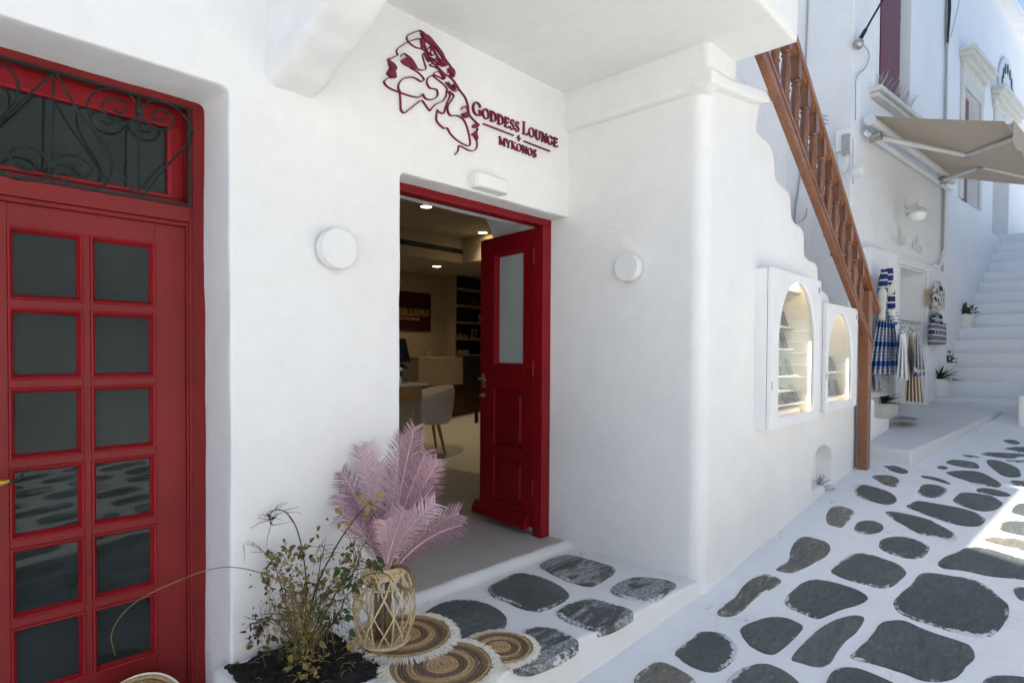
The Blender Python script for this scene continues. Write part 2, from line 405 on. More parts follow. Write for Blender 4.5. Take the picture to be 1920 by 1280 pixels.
M_LEAFO = leafmat('olive_leaf', (0.10, 0.085, 0.022), (0.22, 0.18, 0.06)); M_LEAFD = leafmat('withered_leaf', (0.03, 0.022, 0.012), (0.08, 0.055, 0.025), 0.1)
M_LEAFY = leafmat('yellow_leaf', (0.24, 0.17, 0.06), (0.40, 0.31, 0.12)); M_LEAFG = leafmat('green_leaf', (0.035, 0.065, 0.012), (0.08, 0.12, 0.03))
M_STEM = mk('dry_stem', (0.05, 0.035, 0.02), 0.8, 0.4, 30); M_STRAW = mk('straw_stem', (0.24, 0.17, 0.07), 0.8, 0.3, 30)
M_AWN = leafmat('beige_awning_cloth', (0.58, 0.51, 0.42), (0.62, 0.55, 0.46), 0.35)
M_ALU = mk('white_aluminium', (0.62, 0.64, 0.64), 0.35, 0.08, 8)
M_SHUT = painted_wood('maroon_paint', (0.13, 0.022, 0.02)); M_MARBLE = mk('cream_stone_trim', (0.60, 0.58, 0.53), 0.6, 0.06, 3, 0.001, 30)
M_BLACK = mk('black_rubber', (0.015, 0.015, 0.016), 0.5, 0.2, 20); M_CABLE = mk('grey_cable', (0.35, 0.36, 0.36), 0.5, 0.1, 20)
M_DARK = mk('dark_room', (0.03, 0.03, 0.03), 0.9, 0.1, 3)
M_INW = mk('beige_inner_wall', (0.42, 0.36, 0.27), 0.8, 0.05, 3); M_INC = mk('inner_ceiling', (0.48, 0.44, 0.37), 0.8, 0.04, 3)
M_DOWN = emit('warm_downlight', (1.0, 0.72, 0.30), 9.0); M_LED = emit('warm_led_strip', (1.0, 0.80, 0.58), 5.5)
M_SIGN = mk('burgundy_panel', (0.045, 0.005, 0.015), 0.5, 0.1, 4); M_GOLD = mk('gold_letter', (0.8, 0.55, 0.3), 0.3, 0.1, 10, metal=0.3)
M_WALNUT = wood('dark_walnut', (0.05, 0.02, 0.01), (0.09, 0.04, 0.02), 0.4); M_OAK = wood('light_oak', (0.35, 0.2, 0.08), (0.45, 0.28, 0.12), 0.4)
M_CLOTHW = mk('white_cotton', (0.74, 0.73, 0.74), 0.9, 0.05, 20); M_CLOTHB = mk('beige_linen', (0.62, 0.53, 0.38), 0.9, 0.08, 20)
M_TEAL = mk('dark_teal', (0.01, 0.028, 0.04), 0.6, 0.1, 8); M_POT = mk('white_clay_pot', (0.72, 0.70, 0.67), 0.6, 0.06, 8)
M_PLANT = leafmat('succulent_green', (0.02, 0.05, 0.018), (0.06, 0.12, 0.04), 0.15)
M_RUBBER = mk('dark_floor_mat', (0.3, 0.29, 0.27), 0.9, 0.1, 40)
M_BLUEH = plaster('pale_blue_paint', (0.22, 0.30, 0.40)); M_AWN2 = mk('blue_grey_canvas', (0.35, 0.42, 0.50), 0.8, 0.05, 5)  # muted blues picked so the added house and canopy bounce little warm light
M_TURQ = mk('turquoise_paint', (0.05, 0.32, 0.36), 0.5, 0.1, 6); M_ORANGE = mk('terracotta_paint', (0.5, 0.17, 0.06), 0.6, 0.15, 6)
M_CARD = mk('grey_card', (0.20, 0.195, 0.19), 0.6, 0.5, 30, rand=True)
def weave(name, base, ink, sx, sy, thr=0.5, line=None):
    """printed cloth: blocks and bands"""
    m, t, b = nt(name); c = coords(t)
    sp = t.nodes.new('ShaderNodeSeparateXYZ'); t.links.new(c, sp.inputs[0])
    def band(sock, sc, thr):
        a = N(t, 'ShaderNodeMath', operation='MULTIPLY'); t.links.new(sock, a.inputs[0]); a.inputs[1].default_value = sc
        f = N(t, 'ShaderNodeMath', operation='FRACT'); t.links.new(a.outputs[0], f.inputs[0])
        g = N(t, 'ShaderNodeMath', operation='GREATER_THAN'); t.links.new(f.outputs[0], g.inputs[0]); g.inputs[1].default_value = thr; return g.outputs[0]
    bx = band(sp.outputs[0], sx, thr); bz = band(sp.outputs[2], sy, thr)
    n = noi(t, c, 22, 4); rn = ramp(t, [(0.45, (0, 0, 0)), (0.52, (1, 1, 1))]); t.links.new(n, rn.inputs[0])
    both = N(t, 'ShaderNodeMath', operation='MULTIPLY'); t.links.new(bx, both.inputs[0]); t.links.new(bz, both.inputs[1])
    f = both.outputs[0]
    if line:
        lz = band(sp.outputs[2], line, 0.72); mx = N(t, 'ShaderNodeMath', operation='MAXIMUM'); t.links.new(f, mx.inputs[0]); t.links.new(lz, mx.inputs[1]); f = mx.outputs[0]
    t.links.new(mixc(t, f, base, ink), b.inputs['Base Color']); b.inputs['Roughness'].default_value = 0.9; return m
M_PRINT = weave('blue_white_print', (0.82, 0.76, 0.71), (0.05, 0.21, 0.50), 24, 30, 0.42, 5.0)
M_PRINT2 = weave('navy_check_print', (0.62, 0.58, 0.50), (0.012, 0.025, 0.12), 14, 14, 0.22)
M_PRINT3 = weave('grey_lace_print', (0.55, 0.55, 0.52), (0.06, 0.09, 0.2), 45, 45, 0.4)
def dots(name):
    m, t, b = nt(name); c = coords(t); v = N(t, 'ShaderNodeTexVoronoi', Scale=17.0); t.links.new(c, v.inputs['Vector'])
    r = ramp(t, [(0.42, (0.012, 0.025, 0.10)), (0.47, (0.66, 0.60, 0.50))]); t.links.new(v.outputs['Distance'], r.inputs[0]); t.links.new(r.outputs[0], b.inputs['Base Color']); b.inputs['Roughness'].default_value = 0.9; return m
M_DOTS = dots('navy_dot_print')
def jute():
    m, t, b = nt('jute_braid'); oi = t.nodes.new('ShaderNodeUVMap'); sp = t.nodes.new('ShaderNodeSeparateXYZ'); t.links.new(oi.outputs[0], sp.inputs[0])
    rp = ramp(t, [(0.0, (0.47, 0.31, 0.15)), (0.33, (0.47, 0.31, 0.15)), (0.36, (0.16, 0.10, 0.06)), (0.50, (0.17, 0.11, 0.065)), (0.53, (0.50, 0.34, 0.17)), (0.66, (0.42, 0.27, 0.12)), (0.70, (0.17, 0.11, 0.065)), (0.84, (0.15, 0.095, 0.055)), (0.88, (0.5, 0.35, 0.17)), (1.0, (0.30, 0.19, 0.09))])
    t.links.new(sp.outputs[0], rp.inputs[0])
    n = noi(t, coords(t, (1, 1, 1), True), 110, 4, 0.7); r = ramp(t, [(0.3, (0.55, 0.55, 0.55)), (0.7, (1.35, 1.35, 1.3))]); t.links.new(n, r.inputs[0])
    t.links.new(mixc(t, 1.0, rp.outputs[0], r.outputs[0], 'MULTIPLY'), b.inputs['Base Color']); b.inputs['Roughness'].default_value = 0.9
    bump(t, b, [(n, 0.8, 0.003)]); return m
M_JUTE = jute()

# ================================================================== GROUND
mb = MB(); xs = [-250, -20, -4]+[-3.5+0.5*i for i in range(27)]+[11, 14, 30, 250]; ys = [-250, -20, -6, -4, -3, -2, -1, 0, 0.5, 1, 1.5, 2, 3, 6, 20, 250]
def street_z(x):
    xx = max(-4.0, min(10.0, x)); return SL_Z+SL*(xx-SL_X)
for x in xs:
    for y in ys: mb.v.append((x, y, street_z(x)))
ny = len(ys)
for i in range(len(xs)-1):
    for j in range(ny-1): mb.f.append((i*ny+j, (i+1)*ny+j, (i+1)*ny+j+1, i*ny+j+1))
street = mb.build('street', M_STREET, kind='structure')

def stone_slab(name, pts, mat, parent, hfun, label=None, h=0.006):
    """slab with rounded lip; pts on the plan"""
    pp = smooth_line([(p.x, p.y) for p in pts], 3, True)
    n = len(pp); c = sum(pp, V((0, 0, 0)))/n
    sd_ = random.random()*50
    q = []
    for i, p in enumerate(pp):
        d = p-c; k = 1+0.035*noise.noise(V((p.x*9+sd_, p.y*9, 0)))+0.02*noise.noise(V((p.x*31+sd_, p.y*31, 5)))
        q.append(c+d*k)
    area = 0
    for i in range(n): area += q[i].x*q[(i+1) % n].y-q[(i+1) % n].x*q[i].y
    if area < 0: q = q[::-1]
    r = math.sqrt(abs(area)/2/PI); ins = min(0.35, 0.012/max(r, 0.03))
    vs = []; fs = []
    for k, dz in ((1.0, -0.03), (1.0, h*0.4), (1-ins*0.4, h*0.85), (1-ins*1.1, h)):
        for p in q:
            x = c+(p-c)*k; vs.append((x.x, x.y, hfun(x.x, x.y)+dz))
    for l in range(3):
        for i in range(n):
            j = (i+1) % n; fs.append((l*n+i, l*n+j, (l+1)*n+j, (l+1)*n+i))
    vs.append((c.x, c.y, hfun(c.x, c.y)+h+0.001)); ci = len(vs)-1
    for i in range(n): fs.append((3*n+i, 3*n+(i+1) % n, ci))
    me = bpy.data.meshes.new(name); me.from_pydata(vs, [], fs)
    uv = me.uv_layers.new(name='UVMap')
    ed = min(1.0, 0.05/max(r, 0.05))
    for l in me.loops: uv.data[l.index].uv = ((r if l.vertex_index == ci else 0.0), 0)
    return link(name, me, mat, parent, smooth=50, label=label)
def crop(s, ox, oy, sc):
    return [(ox+float(a.split(',')[0])/sc, oy+float(a.split(',')[1])/sc) for a in s.split(';')]
CA = lambda s: crop(s, 1300, 780, 2.5597)
CB = lambda s: crop(s, 1560, 780, 5.3333)
CD = lambda s: crop(s, 1130, 1060, 4.465)
CC = lambda s: crop(s, 740, 960, 3.2)
STREET_STONES = [
 (CA('117,940;150,905;200,870;240,815;285,780;330,758;375,762;415,785;418,800;385,825;330,850;280,890;235,935;190,958;140,960'), 'B'),
 (CA('398,735;440,712;460,685;468,640;495,595;540,577;600,590;645,610;656,640;640,670;590,700;530,730;480,750;440,748'), 'B'),
 (CA('637,480;655,445;690,432;735,440;772,460;760,485;735,510;712,535;680,528;645,515'), 'B'),
 (CA('772,545;785,515;820,502;865,503;905,520;912,540;890,558;840,566;795,560'), 'S'),
 (CB('230,770;225,720;265,690;330,688;430,710;540,745;610,785;642,830;630,865;570,882;480,875;370,845;280,810'), 'S'),
 (CB('400,605;450,590;540,590;620,605;670,640;672,680;640,708;570,700;500,675;450,640'), 'B'),
 (CB('510,500;560,497;620,495;690,515;755,545;750,570;700,575;630,560;570,535;545,512'), 'S'),
 (CB('880,600;930,598;1010,610;1090,630;1150,655;1188,682;1130,672;1040,645;950,628'), 'S'),
 (CB('845,765;880,730;885,705;930,683;1010,685;1090,700;1155,740;1120,785;1060,810;990,815;900,795'), 'S'),
 (CB('1210,845;1240,800;1290,768;1400,768;1500,785;1600,800;1660,835;1705,875;1660,920;1600,945;1510,952;1400,930;1290,890'), 'S'),
 (CB('1440,740;1470,720;1540,722;1640,738;1740,765;1787,790;1750,803;1660,800;1560,780;1480,765'), 'S'),
 (CB('1140,565;1200,552;1320,545;1450,555;1550,590;1640,640;1695,685;1660,707;1560,700;1440,680;1330,640;1220,605'), 'S'),
 (CB('1545,450;1580,437;1680,450;1780,485;1860,525;1895,580;1870,608;1760,608;1680,580;1610,525;1570,490'), 'S'),
 (CB('1140,465;1190,440;1260,440;1370,452;1440,470;1475,510;1450,523;1350,515;1240,495'), 'S'),
 (CB('1048,512;1080,498;1130,502;1163,520;1130,532;1080,528'), 'S'),
 (CB('1295,392;1350,390;1430,400;1475,412;1430,416;1360,408'), 'S'),
 (CB('1482,378;1550,365;1700,368;1850,375;1990,388;2000,400;1880,405;1810,423;1700,415;1580,400'), 'S'),
 (CB('1705,328;1800,312;1920,310;2030,320;2030,355;1920,368;1830,355;1760,340'), 'S'),
 (CB('1712,247;1770,237;1830,243;1882,268;1850,282;1790,275'), 'S'),
 (CB('1732,440;1800,442;1920,445;2000,450;1990,462;1860,462;1790,455'), 'S'),
 (CB('1768,662;1800,645;1880,648;1980,660;2060,680;2000,703;1900,702;1820,690'), 'S'),
 (CB('1790,960;1800,930;1830,895;1870,875;1960,868;2060,880;2100,930;2060,1000;1950,1025;1860,1005;1800,990'), 'S'),
 (CB('1672,1110;1700,1070;1770,1050;1880,1050;2000,1070;2120,1100;2140,1160;2050,1200;1920,1195;1800,1175;1700,1145'), 'S'),
 (CB('750,905;790,870;860,850;950,858;1090,885;1230,910;1350,940;1450,970;1530,1025;1530,1050;1490,1090;1420,1102;1300,1095;1150,1060;1000,1010;850,950'), 'S'),
 (CB('540,965;580,952;680,965;820,995;980,1040;1100,1100;1200,1155;1245,1210;1240,1240;1180,1250;1090,1230;960,1195;850,1165;720,1090;620,1040;570,1000'), 'S'),
 (CB('1520,1235;1560,1218;1680,1215;1820,1225;1960,1250;2100,1290;2120,1340;2000,1360;1860,1330;1700,1290;1580,1260'), 'B'),
 (CA('890,620;905,595;950,580;1010,580;1080,595;1130,625;1130,650;1095,678;1040,683;960,668;905,640'), 'S'),
 (CA('665,745;690,715;735,675;795,658;860,668;930,690;990,715;1020,750;1005,775;960,815;900,825;840,812;740,785;690,765'), 'S'),
 (CA('437,890;460,850;510,810;560,787;620,787;700,805;780,830;830,865;825,890;780,910;720,925;650,955;600,972;540,955;470,925'), 'S'),
 (CA('228,1040;240,1010;290,985;350,967;430,967;490,985;527,1010;510,1040;465,1085;420,1125;380,1143;330,1135;270,1100'), 'S'),
 (CA('470,1165;500,1120;560,1060;620,1010;690,975;770,955;815,965;815,990;780,1040;730,1080;690,1130;660,1180;620,1202;560,1195;500,1180'), 'S'),
 (CA('757,1160;800,1110;850,1060;905,990;960,978;1020,985;1100,1020;1200,1055;1290,1085;1335,1110;1350,1155;1310,1205;1260,1250;1190,1275;1100,1270;1000,1230;880,1195'), 'S'),
 (CA('958,900;985,860;1040,815;1090,760;1150,755;1250,768;1360,790;1430,835;1490,885;1518,930;1500,985;1450,1045;1380,1062;1270,1045;1150,1005;1050,975;985,940'), 'S'),
 (CA('1170,705;1200,680;1260,655;1320,628;1400,632;1500,660;1600,690;1760,740;1840,790;1700,795;1540,780;1400,765;1290,740;1200,730'), 'S'),
 (CA('1540,830;1570,822;1640,830;1720,860;1740,900;1650,895;1580,885;1548,860'), 'S'),
 (CA('1390,1275;1430,1250;1500,1245;1600,1255;1700,1300;1720,1380;1600,1400;1450,1380;1390,1330'), 'S'),
 (CA('640,1275;665,1230;720,1205;790,1210;860,1235;960,1280;1000,1340;940,1400;800,1420;680,1380;630,1320'), 'S'),
 (CA('160,1280;200,1230;260,1200;330,1187;390,1200;450,1230;500,1275;510,1330;450,1380;300,1390;190,1350'), 'S'),
 (CD('600,740;650,680;750,610;800,565;860,552;960,558;1040,590;1100,640;1140,700;1120,770;1060,830;990,880;890,893;800,865;700,820;640,775'), 'G'),
 (CD('265,960;300,900;370,850;440,812;530,820;600,850;680,890;740,930;775,975;760,1040;640,1100;480,1110;340,1070;280,1010'), 'B'),
]
SMAT = {'S': M_STONE, 'B': M_STONEB, 'G': M_STONEG, 'W': M_STONEW}
sh = lambda x, y: street_z(x)
taken = []
for pts, k in STREET_STONES:
    w = [onS(*p) for p in pts]
    stone_slab('stone', w, SMAT[k], street, sh)
    c = sum(w, V((0, 0, 0)))/len(w); taken.append((c.x, c.y, max((p-c).length for p in w)))
# the paving goes on where the photograph does not look: one joined part
rs = random.Random(3); rest = MB()
yy = -3.6
while yy < 1.35:
    xx = -4.0+rs.random()*0.4
    while xx < 12:
        L = rs.uniform(0.36, 0.62); W = rs.uniform(0.26, 0.40)
        cx, cy = xx+L/2, yy+rs.uniform(-0.04, 0.04)
        d = V((cx, cy, street_z(cx)))-V((0, 0, CZ)); z = d.dot(FWD)
        inframe = False
        if z > 0.3:
            px = 960+F_PX*d.dot(RGT)/z; py = PY-F_PX*d.dot(UPV)/z
            inframe = -150 < px < 1985 and -50 < py < 1340
        clash = any(math.hypot(cx-a, cy-b) < r*0.8+0.3 for a, b, r in taken)
        if not inframe and not clash and not (cx < 1.0 and cy > 2.2):
            n = 12; q = []
            for i in range(n):
                a = 2*PI*i/n; ca, sa = math.cos(a), math.sin(a)
                sx = math.copysign(abs(ca)**0.65, ca)*L/2*rs.uniform(0.85, 1.0); sy = math.copysign(abs(sa)**0.65, sa)*W/2*rs.uniform(0.85, 1.0)
                q.append((cx+sx, cy+sy))
            rest.add([(x, y, street_z(x)-0.02) for x, y in q]+[(x, y, street_z(x)+0.005) for x, y in q],
                     [tuple(range(n, 2*n))]+[(i, (i+1) % n, (i+1) % n+n, i+n) for i in range(n)])
        xx += L+rs.uniform(0.07, 0.13)
    yy += 0.46
rest.build('paving_stones', M_STONE, street, kind='stuff')

# raised step in front of the shop door
mb = MB()
foot = [(0.93, 2.5), (0.93, 1.80), (1.35, 1.70), (1.7, 1.64), (2.26, 1.57), (2.8, 1.54), (3.16, 1.52), (3.2, 2.5)]
mb.prism([(x, y, -0.5) for x, y in foot], (0, 0, 0.7))
mb.prism([(1.42, 2.47, 0.0), (1.42, 2.47, 0.236), (1.42, 2.43, 0.232), (1.42, 2.37, 0.20), (1.42, 2.36, 0.0)], (1.78, 0, 0))
step = baked(mb, 'platform', M_WALL2, None, 0.014, 5, 0.012, kind='structure', scale=0.22)
for s, k in (('870,325;905,295;970,270;1040,258;1110,270;1200,295;1290,325;1320,350;1290,385;1230,425;1180,445;1100,435;1000,395;910,350', 'W'),
             ('555,460;590,435;660,395;740,370;820,378;920,410;1000,450;1045,500;1020,530;950,565;880,595;790,585;700,550;600,505', 'G'),
             ('1295,470;1330,435;1400,403;1470,393;1560,400;1650,418;1685,440;1660,470;1590,515;1520,545;1430,535;1340,500', 'W'),
             ('973,610;990,585;1050,550;1130,525;1210,527;1300,550;1380,575;1430,605;1390,645;1300,690;1210,713;1110,685;1010,645', 'W'),
             ('130,640;200,590;300,545;400,525;500,535;590,570;650,610;670,650;655,700;600,740;500,770;400,790;280,780;160,720', 'G'),
             ('750,730;800,700;880,692;960,702;1040,735;1095,775;1090,810;1020,860;920,905;820,940;740,935;690,900;690,800', 'W')):
    stone_slab('stone', [onZ(*p, 0.203) for p in CC(s)], SMAT[k], step, lambda x, y: 0.205, h=0.007)
# soil pocket
mb = MB(); n = 26
for i in range(n):
    for j in range(n):
        x = 0.95+0.47*i/(n-1); y = 1.96+0.5*j/(n-1)
        e = min(i, j, n-1-i, n-1-j)/(n-1)
        z = 0.198+min(0.03, e*0.25)+0.018*noise.noise(V((x*14, y*14, 1)))+0.012*noise.noise(V((x*40, y*40, 3)))
        mb.v.append((x, y, z))
for i in range(n-1):
    for j in range(n-1): mb.f.append((i*n+j, (i+1)*n+j, (i+1)*n+j+1, i*n+j+1))
soil = mb.build('soil', M_SOIL, smooth=60, kind='structure')
m = MB(); rs = random.Random(8)
for i in range(420):
    x, y = rs.uniform(0.98, 1.40), rs.uniform(1.99, 2.43); z = 0.232+0.018*noise.noise(V((x*14, y*14, 1)))+0.012*noise.noise(V((x*40, y*40, 3)))
    r = rs.uniform(0.003, 0.011); m.add([(x+r*rs.uniform(-1, 1), y+r*rs.uniform(-1, 1), z-r+2*r*rs.random()) for _ in range(6)], [(0, 1, 2), (2, 3, 4), (4, 5, 0), (0, 2, 4), (1, 3, 5)])
m.build('soil_crumbs', M_SOIL, soil, kind='stuff', recalc=False)
m = MB()
for i in range(60):
    x, y = rs.uniform(0.98, 1.40), rs.uniform(1.99, 2.43); a = rs.uniform(0, 2*PI); l = rs.uniform(0.02, 0.06)
    m.tube([(x, y, 0.236), (x+l*0.5*math.cos(a), y+l*0.5*math.sin(a), 0.241), (x+l*math.cos(a), y+l*math.sin(a), 0.234)], 0.0012, 4)
m.build('straw_bits', M_STRAW, soil, kind='stuff')

# ================================================================== NEAR HOUSE
house = thing('house', 'whitewashed house with red doors, balcony slab and stepped outside stair', 'house', (2.0, 2.45, 0.2))
mb = MB()
mb.box(-1.5, -0.40, 2.45, 2.88, -0.8, 3.9); mb.box(-0.5, 1.1, 2.45, 2.88, 2.485, 3.9); mb.box(0.985, 1.81, 2.45, 2.88, -0.8, 3.9)
mb.box(1.7, 3.3, 2.45, 2.88, 2.335, 3.9); mb.box(-0.5, 1.1, 2.55, 2.88, -0.8, -0.10)
baked(mb, 'wall', M_WALL, house, 0.0125, 3, 0.014, scale=0.35)
MB().box(-7, -1.48, 2.46, 2.88, -0.8, 3.9).build('wall', M_WALL, house)
MB().box(-7, 5.55, 2.452, 2.9, 3.85, 9.6).build('unseen_upper_wall', M_WALL, house)
MB().box(-7, 5.55, 2.5, 8.3, 9.2, 9.58).build('roof', M_WALL, house)
MB().prism([(5.55, 2.455, 3.2), (7.16, 2.455, 3.2), (7.16, 2.455, 8.68), (5.55, 2.455, 7.87)], (0, 0.4, 0)).build('unseen_upper_wall', M_WALL, house)  # out-of-view block added with a sloping top shaped to bound the sun patch
# stair block with the stepped outline
prof = [(1419,243),(1422,247),(1445,268),(1453,290),(1455,335),(1462,343),(1480,357),(1484,372),(1484,405),(1490,417),(1503,425),(1508,437),(1509,478),(1517,487),(1530,491),(1534,500),(1535,528),(1540,543),(1550,549),(1555,558),(1557,585),(1566,597),(1576,603),(1579,640),(1590,652),(1598,656),(1600,690),(1612,700),(1618,704),(1619,738),(1628,746),(1640,749),(1640,781),(1652,784),(1667,785),(1667,808),(1680,812),(1681,850)]
pts = [onY(*p, 1.507) for p in prof]
top = [(p.x, p.z) for p in pts]
xe = top[-1][0]
poly = [(3.20, 3.12), (3.47, 3.12), (3.9, 3.06)]+[(x, z) for x, z in top if x > 3.80]+[(xe, -0.4), (3.20, -0.4)]
mb = MB(); mb.prism([(x, 1.507, z) for x, z in poly], (0, 0.86, 0))
rc = 0.085; corner = [(3.13+rc-rc*math.sin(a), 1.507+rc-rc*math.cos(a)) for a in [PI/2*i/6 for i in range(7)]]
mb.prism([(x, y, -0.4) for x, y in corner+[(3.13, 2.9), (3.4, 2.9), (3.4, 1.507)]], (0, 0, 3.51))
cut = MB()
hx0, hx1 = onY(1524, 880, 1.507).x, onY(1562, 890, 1.507).x
hz0, hz1 = 0.40, 0.73
arch = [(hx0, hz0)]+[((hx0+hx1)/2-(hx1-hx0)/2*math.cos(PI*i/12), hz1-0.16+0.16*math.sin(PI*i/12)) for i in range(13)]+[(hx1, hz0)]
cut.prism([(x, 1.40, z) for x, z in arch], (0, 0.26, 0))
cut.box(3.93, 4.72, 1.40, 1.78, 1.07, 1.90); cut.box(5.06, 5.75, 1.40, 1.70, 1.11, 1.75)
baked(mb, 'stair_wall', M_WALL, house, 0.0135, 4, 0.010, cut=cut, scale=0.5)
mb = MB(); mb.box(1.02, 3.42, 1.13, 2.5, 3.118, 3.44)
baked(mb, 'balcony_slab', M_WALL, house, 0.02, 2, 0.006, scale=0.6)
mb = MB()
pr = [(2.55, 2.535), (2.46, 2.54), (2.34, 2.57), (2.155, 2.63), (2.02, 2.69), (1.90, 2.745), (1.78, 2.85), (1.71, 2.98), (1.68, 3.2), (2.55, 3.2)]
mb.prism([(1.13, y, z) for y, z in pr], (0.23, 0, 0))
baked(mb, 'bracket', M_WALL, house, 0.014, 60, 0.05, scale=0.3)
mb = MB()
cz0 = 2.885
mb.prism([(3.09, 1.49, cz0), (3.2, 1.49, cz0-0.02), (3.2, 1.49, 3.2), (3.085, 1.49, 3.2)], (0, 1.0, 0))
mb.prism([(3.075, 1.45, 2.89), (3.40, 1.45, 2.935), (3.70, 1.45, 2.985), (3.90, 1.45, 3.03), (3.93, 1.45, 3.07), (3.89, 1.45, 3.10), (3.6, 1.45, 3.045), (3.35, 1.45, 2.99), (3.09, 1.45, 2.97)], (0, 0.12, 0))
mb.prism([(3.09, 1.475, 2.92), (3.43, 1.475, 2.98), (3.47, 1.475, 3.2), (3.12, 1.475, 3.2)], (0, 0.3, 0))
baked(mb, 'cornice', M_WALL, house, 0.012, 7, 0.006, scale=0.3)

# ------------------------------------------------------------------ left red door (twelve panes in the leaf that shows)
def left_door():
    d = MB()
    YF = 2.71
    d.box(0.925, 0.992, YF, 2.80, -0.1, 2.455); d.box(-0.40, -0.335, YF, 2.80, -0.1, 2.455); d.box(-0.40, 0.992, YF, 2.80, 2.455, 2.515)
    d.box(-0.335, 0.925, 2.70, 2.80, 1.985, 2.048); d.box(-0.335, 0.925, 2.715, 2.80, 1.968, 1.985)
    d.box(0.918, 0.932, 2.722, 2.79, -0.1, 1.975); d.box(0.937, 0.943, 2.704, 2.715, -0.1, 2.45)
    door = d.build('door', M_RED1, house, bevel=0.003)
    rows = [1.885-0.2835*i for i in range(6)]
    for x0 in (0.30, -0.335):
        cols = [(x0+0.042, x0+0.261), (x0+0.285, x0+0.504)]
        w = 0.618
        def bx(nm, a, b, z0, z1, y0=2.735): MB().box(a, b, y0, 2.775, z0, z1).build(nm, M_RED1, door, bevel=0.002)
        bx('stile', x0, cols[0][0], -0.09, 1.968); bx('stile', cols[1][1], x0+w, -0.09, 1.968)
        bx('rail', cols[0][0], cols[1][1], 1.885, 1.968); bx('rail', cols[0][0], cols[1][1], -0.09, rows[-1]-0.252)
        bx('muntin', cols[0][1], cols[1][0], rows[-1]-0.252, 1.885)
        for r in rows[:-1]:
            for a, b in cols: bx('muntin', a, b, r-0.2835, r-0.252)
        for r in rows:
            for a, b in cols:
                m = MB(); L = []
                for k, (ins, y) in enumerate(((0.0, 2.736), (0.0, 2.728), (0.004, 2.726), (0.009, 2.731), (0.0105, 2.740), (0.017, 2.752), (0.019, 2.766))):
                    L += [(a+ins, y, r-0.252+ins), (b-ins, y, r-0.252+ins), (b-ins, y, r-ins), (a+ins, y, r-ins)]
                fs = []
                for k in range(6):
                    for i in range(4): fs.append((k*4+i, k*4+(i+1) % 4, k*4+4+(i+1) % 4, k*4+4+i))
                m.add(L, fs); m.build('moulding', M_RED1B, door, recalc=True)
                MB().box(a+0.015, b-0.015, 2.757, 2.762, r-0.252+0.015, r-0.015).build('pane', M_GLASS, door)
    # transom
    t = MB()
    for x0, x1, z0, z1 in ((-0.335, 0.925, 2.385, 2.455), (-0.335, 0.925, 2.048, 2.09), (0.87, 0.925, 2.09, 2.385), (-0.335, -0.28, 2.09, 2.385)):
        t.box(x0, x1, 2.775, 2.80, z0, z1)
    for x0, x1, z0, z1 in ((-0.29, 0.88, 2.375, 2.39), (-0.29, 0.88, 2.085, 2.10), (0.862, 0.88, 2.10, 2.375)): t.box(x0, x1, 2.765, 2.79, z0, z1)
    t.build('transom', M_RED1B, door, bevel=0.002)
    MB().box(-0.28, 0.87, 2.785, 2.79, 2.09, 2.385).build('pane', M_GLASS, door)
    # handle
    h = MB(); P = [dep(0, 0, 1)]*0
    pp = [onY(*q, 2.665) for q in ((-22, 905), (2, 904), (22, 902), (33, 899), (40, 892), (42, 885), (50, 882), (58, 881))]
    h.tube(smooth_line(pp, 4), 0.0065, 8, flat=0.8)
    h.tube([onY(-12, 905, 2.66), onY(-12, 905, 2.735)], 0.009, 10); 
    h.build('handle', M_IRON, door, smooth=60)
    k = MB(); k.tube([onY(-25, 904, 2.664), onY(4, 905, 2.664), onY(18, 901, 2.664)], [0.012, 0.011, 0.006], 10); k.build('knob', M_BRASS, door, smooth=60)
    # iron scrollwork
    fn = lambda x, y: onY(x/3.764, y/3.764+80, 2.70)
    S_ = ['365,225;150,420;-60,620', '400,225;560,500;700,700;960,1090',
          '1000,1090;1150,900;1290,750;1340,660;1330,580;1280,500;1200,440;1110,410;1040,425;1000,460;985,490;1010,540;1060,590;1140,620;1200,605;1222,560;1200,510;1140,480;1090,490;1070,520;1090,545;1130,555;1165,550',
          '795,470;850,497;880,475;870,430;810,400;745,410;718,450;735,500;800,550;880,570;950,540;975,480;950,410;880,345;790,320;700,335;635,385;615,450;630,530;690,650;760,760;785,830;780,920;750,990;690,1030;620,1040;520,1010;420,950;380,890;385,850;400,820;470,795;560,810;630,860;645,910;600,955;540,940;490,900;495,875;530,865;570,872',
          '160,803;230,820;255,860;235,900;180,905;110,870;72,810;80,770;140,740;220,745;300,790;345,865;330,940;270,970;180,970;80,950;-20,880',
          '-30,130;60,190;110,250;125,320;110,410;60,480;-40,560']
    g = MB()
    allp = [smooth_line([fn(*map(float, a.split(','))) for a in s.split(';')], 5) for s in S_]
    allp += [[fn(378, 225), fn(362, 990)], [fn(982, 370), fn(975, 1090)]]
    for k, p in enumerate(allp):
        g.tube([q+V((0, -0.002*(k % 3), 0)) for q in p], 0.0044, 6)
        g.tube([V((0.60-q.x, q.y-0.002*(k % 3), q.z)) for q in p if q.x > 0.30], 0.0044, 6)
    for z in (2.447, 2.052): g.box(-0.33, 0.926, 2.694, 2.706, z-0.005, z+0.005)
    for x in (0.920, -0.326): g.box(x-0.005, x+0.005, 2.693, 2.705, 2.05, 2.45)
    for q in (fn(367, 865), fn(981, 485)): g.box(q.x-0.011, q.x+0.011, 2.690, 2.708, q.z-0.010, q.z+0.010)
    q = fn(1347, 615); g.box(q.x-0.009, q.x+0.009, 2.69, 2.708, q.z-0.012, q.z+0.012)
    g.build('grille', M_IRON, door, smooth=50)
    return door
left_door()
MB().box(-0.5, 1.3, 2.95, 5.0, -0.15, -0.1).build('room_floor', M_DARK, house)
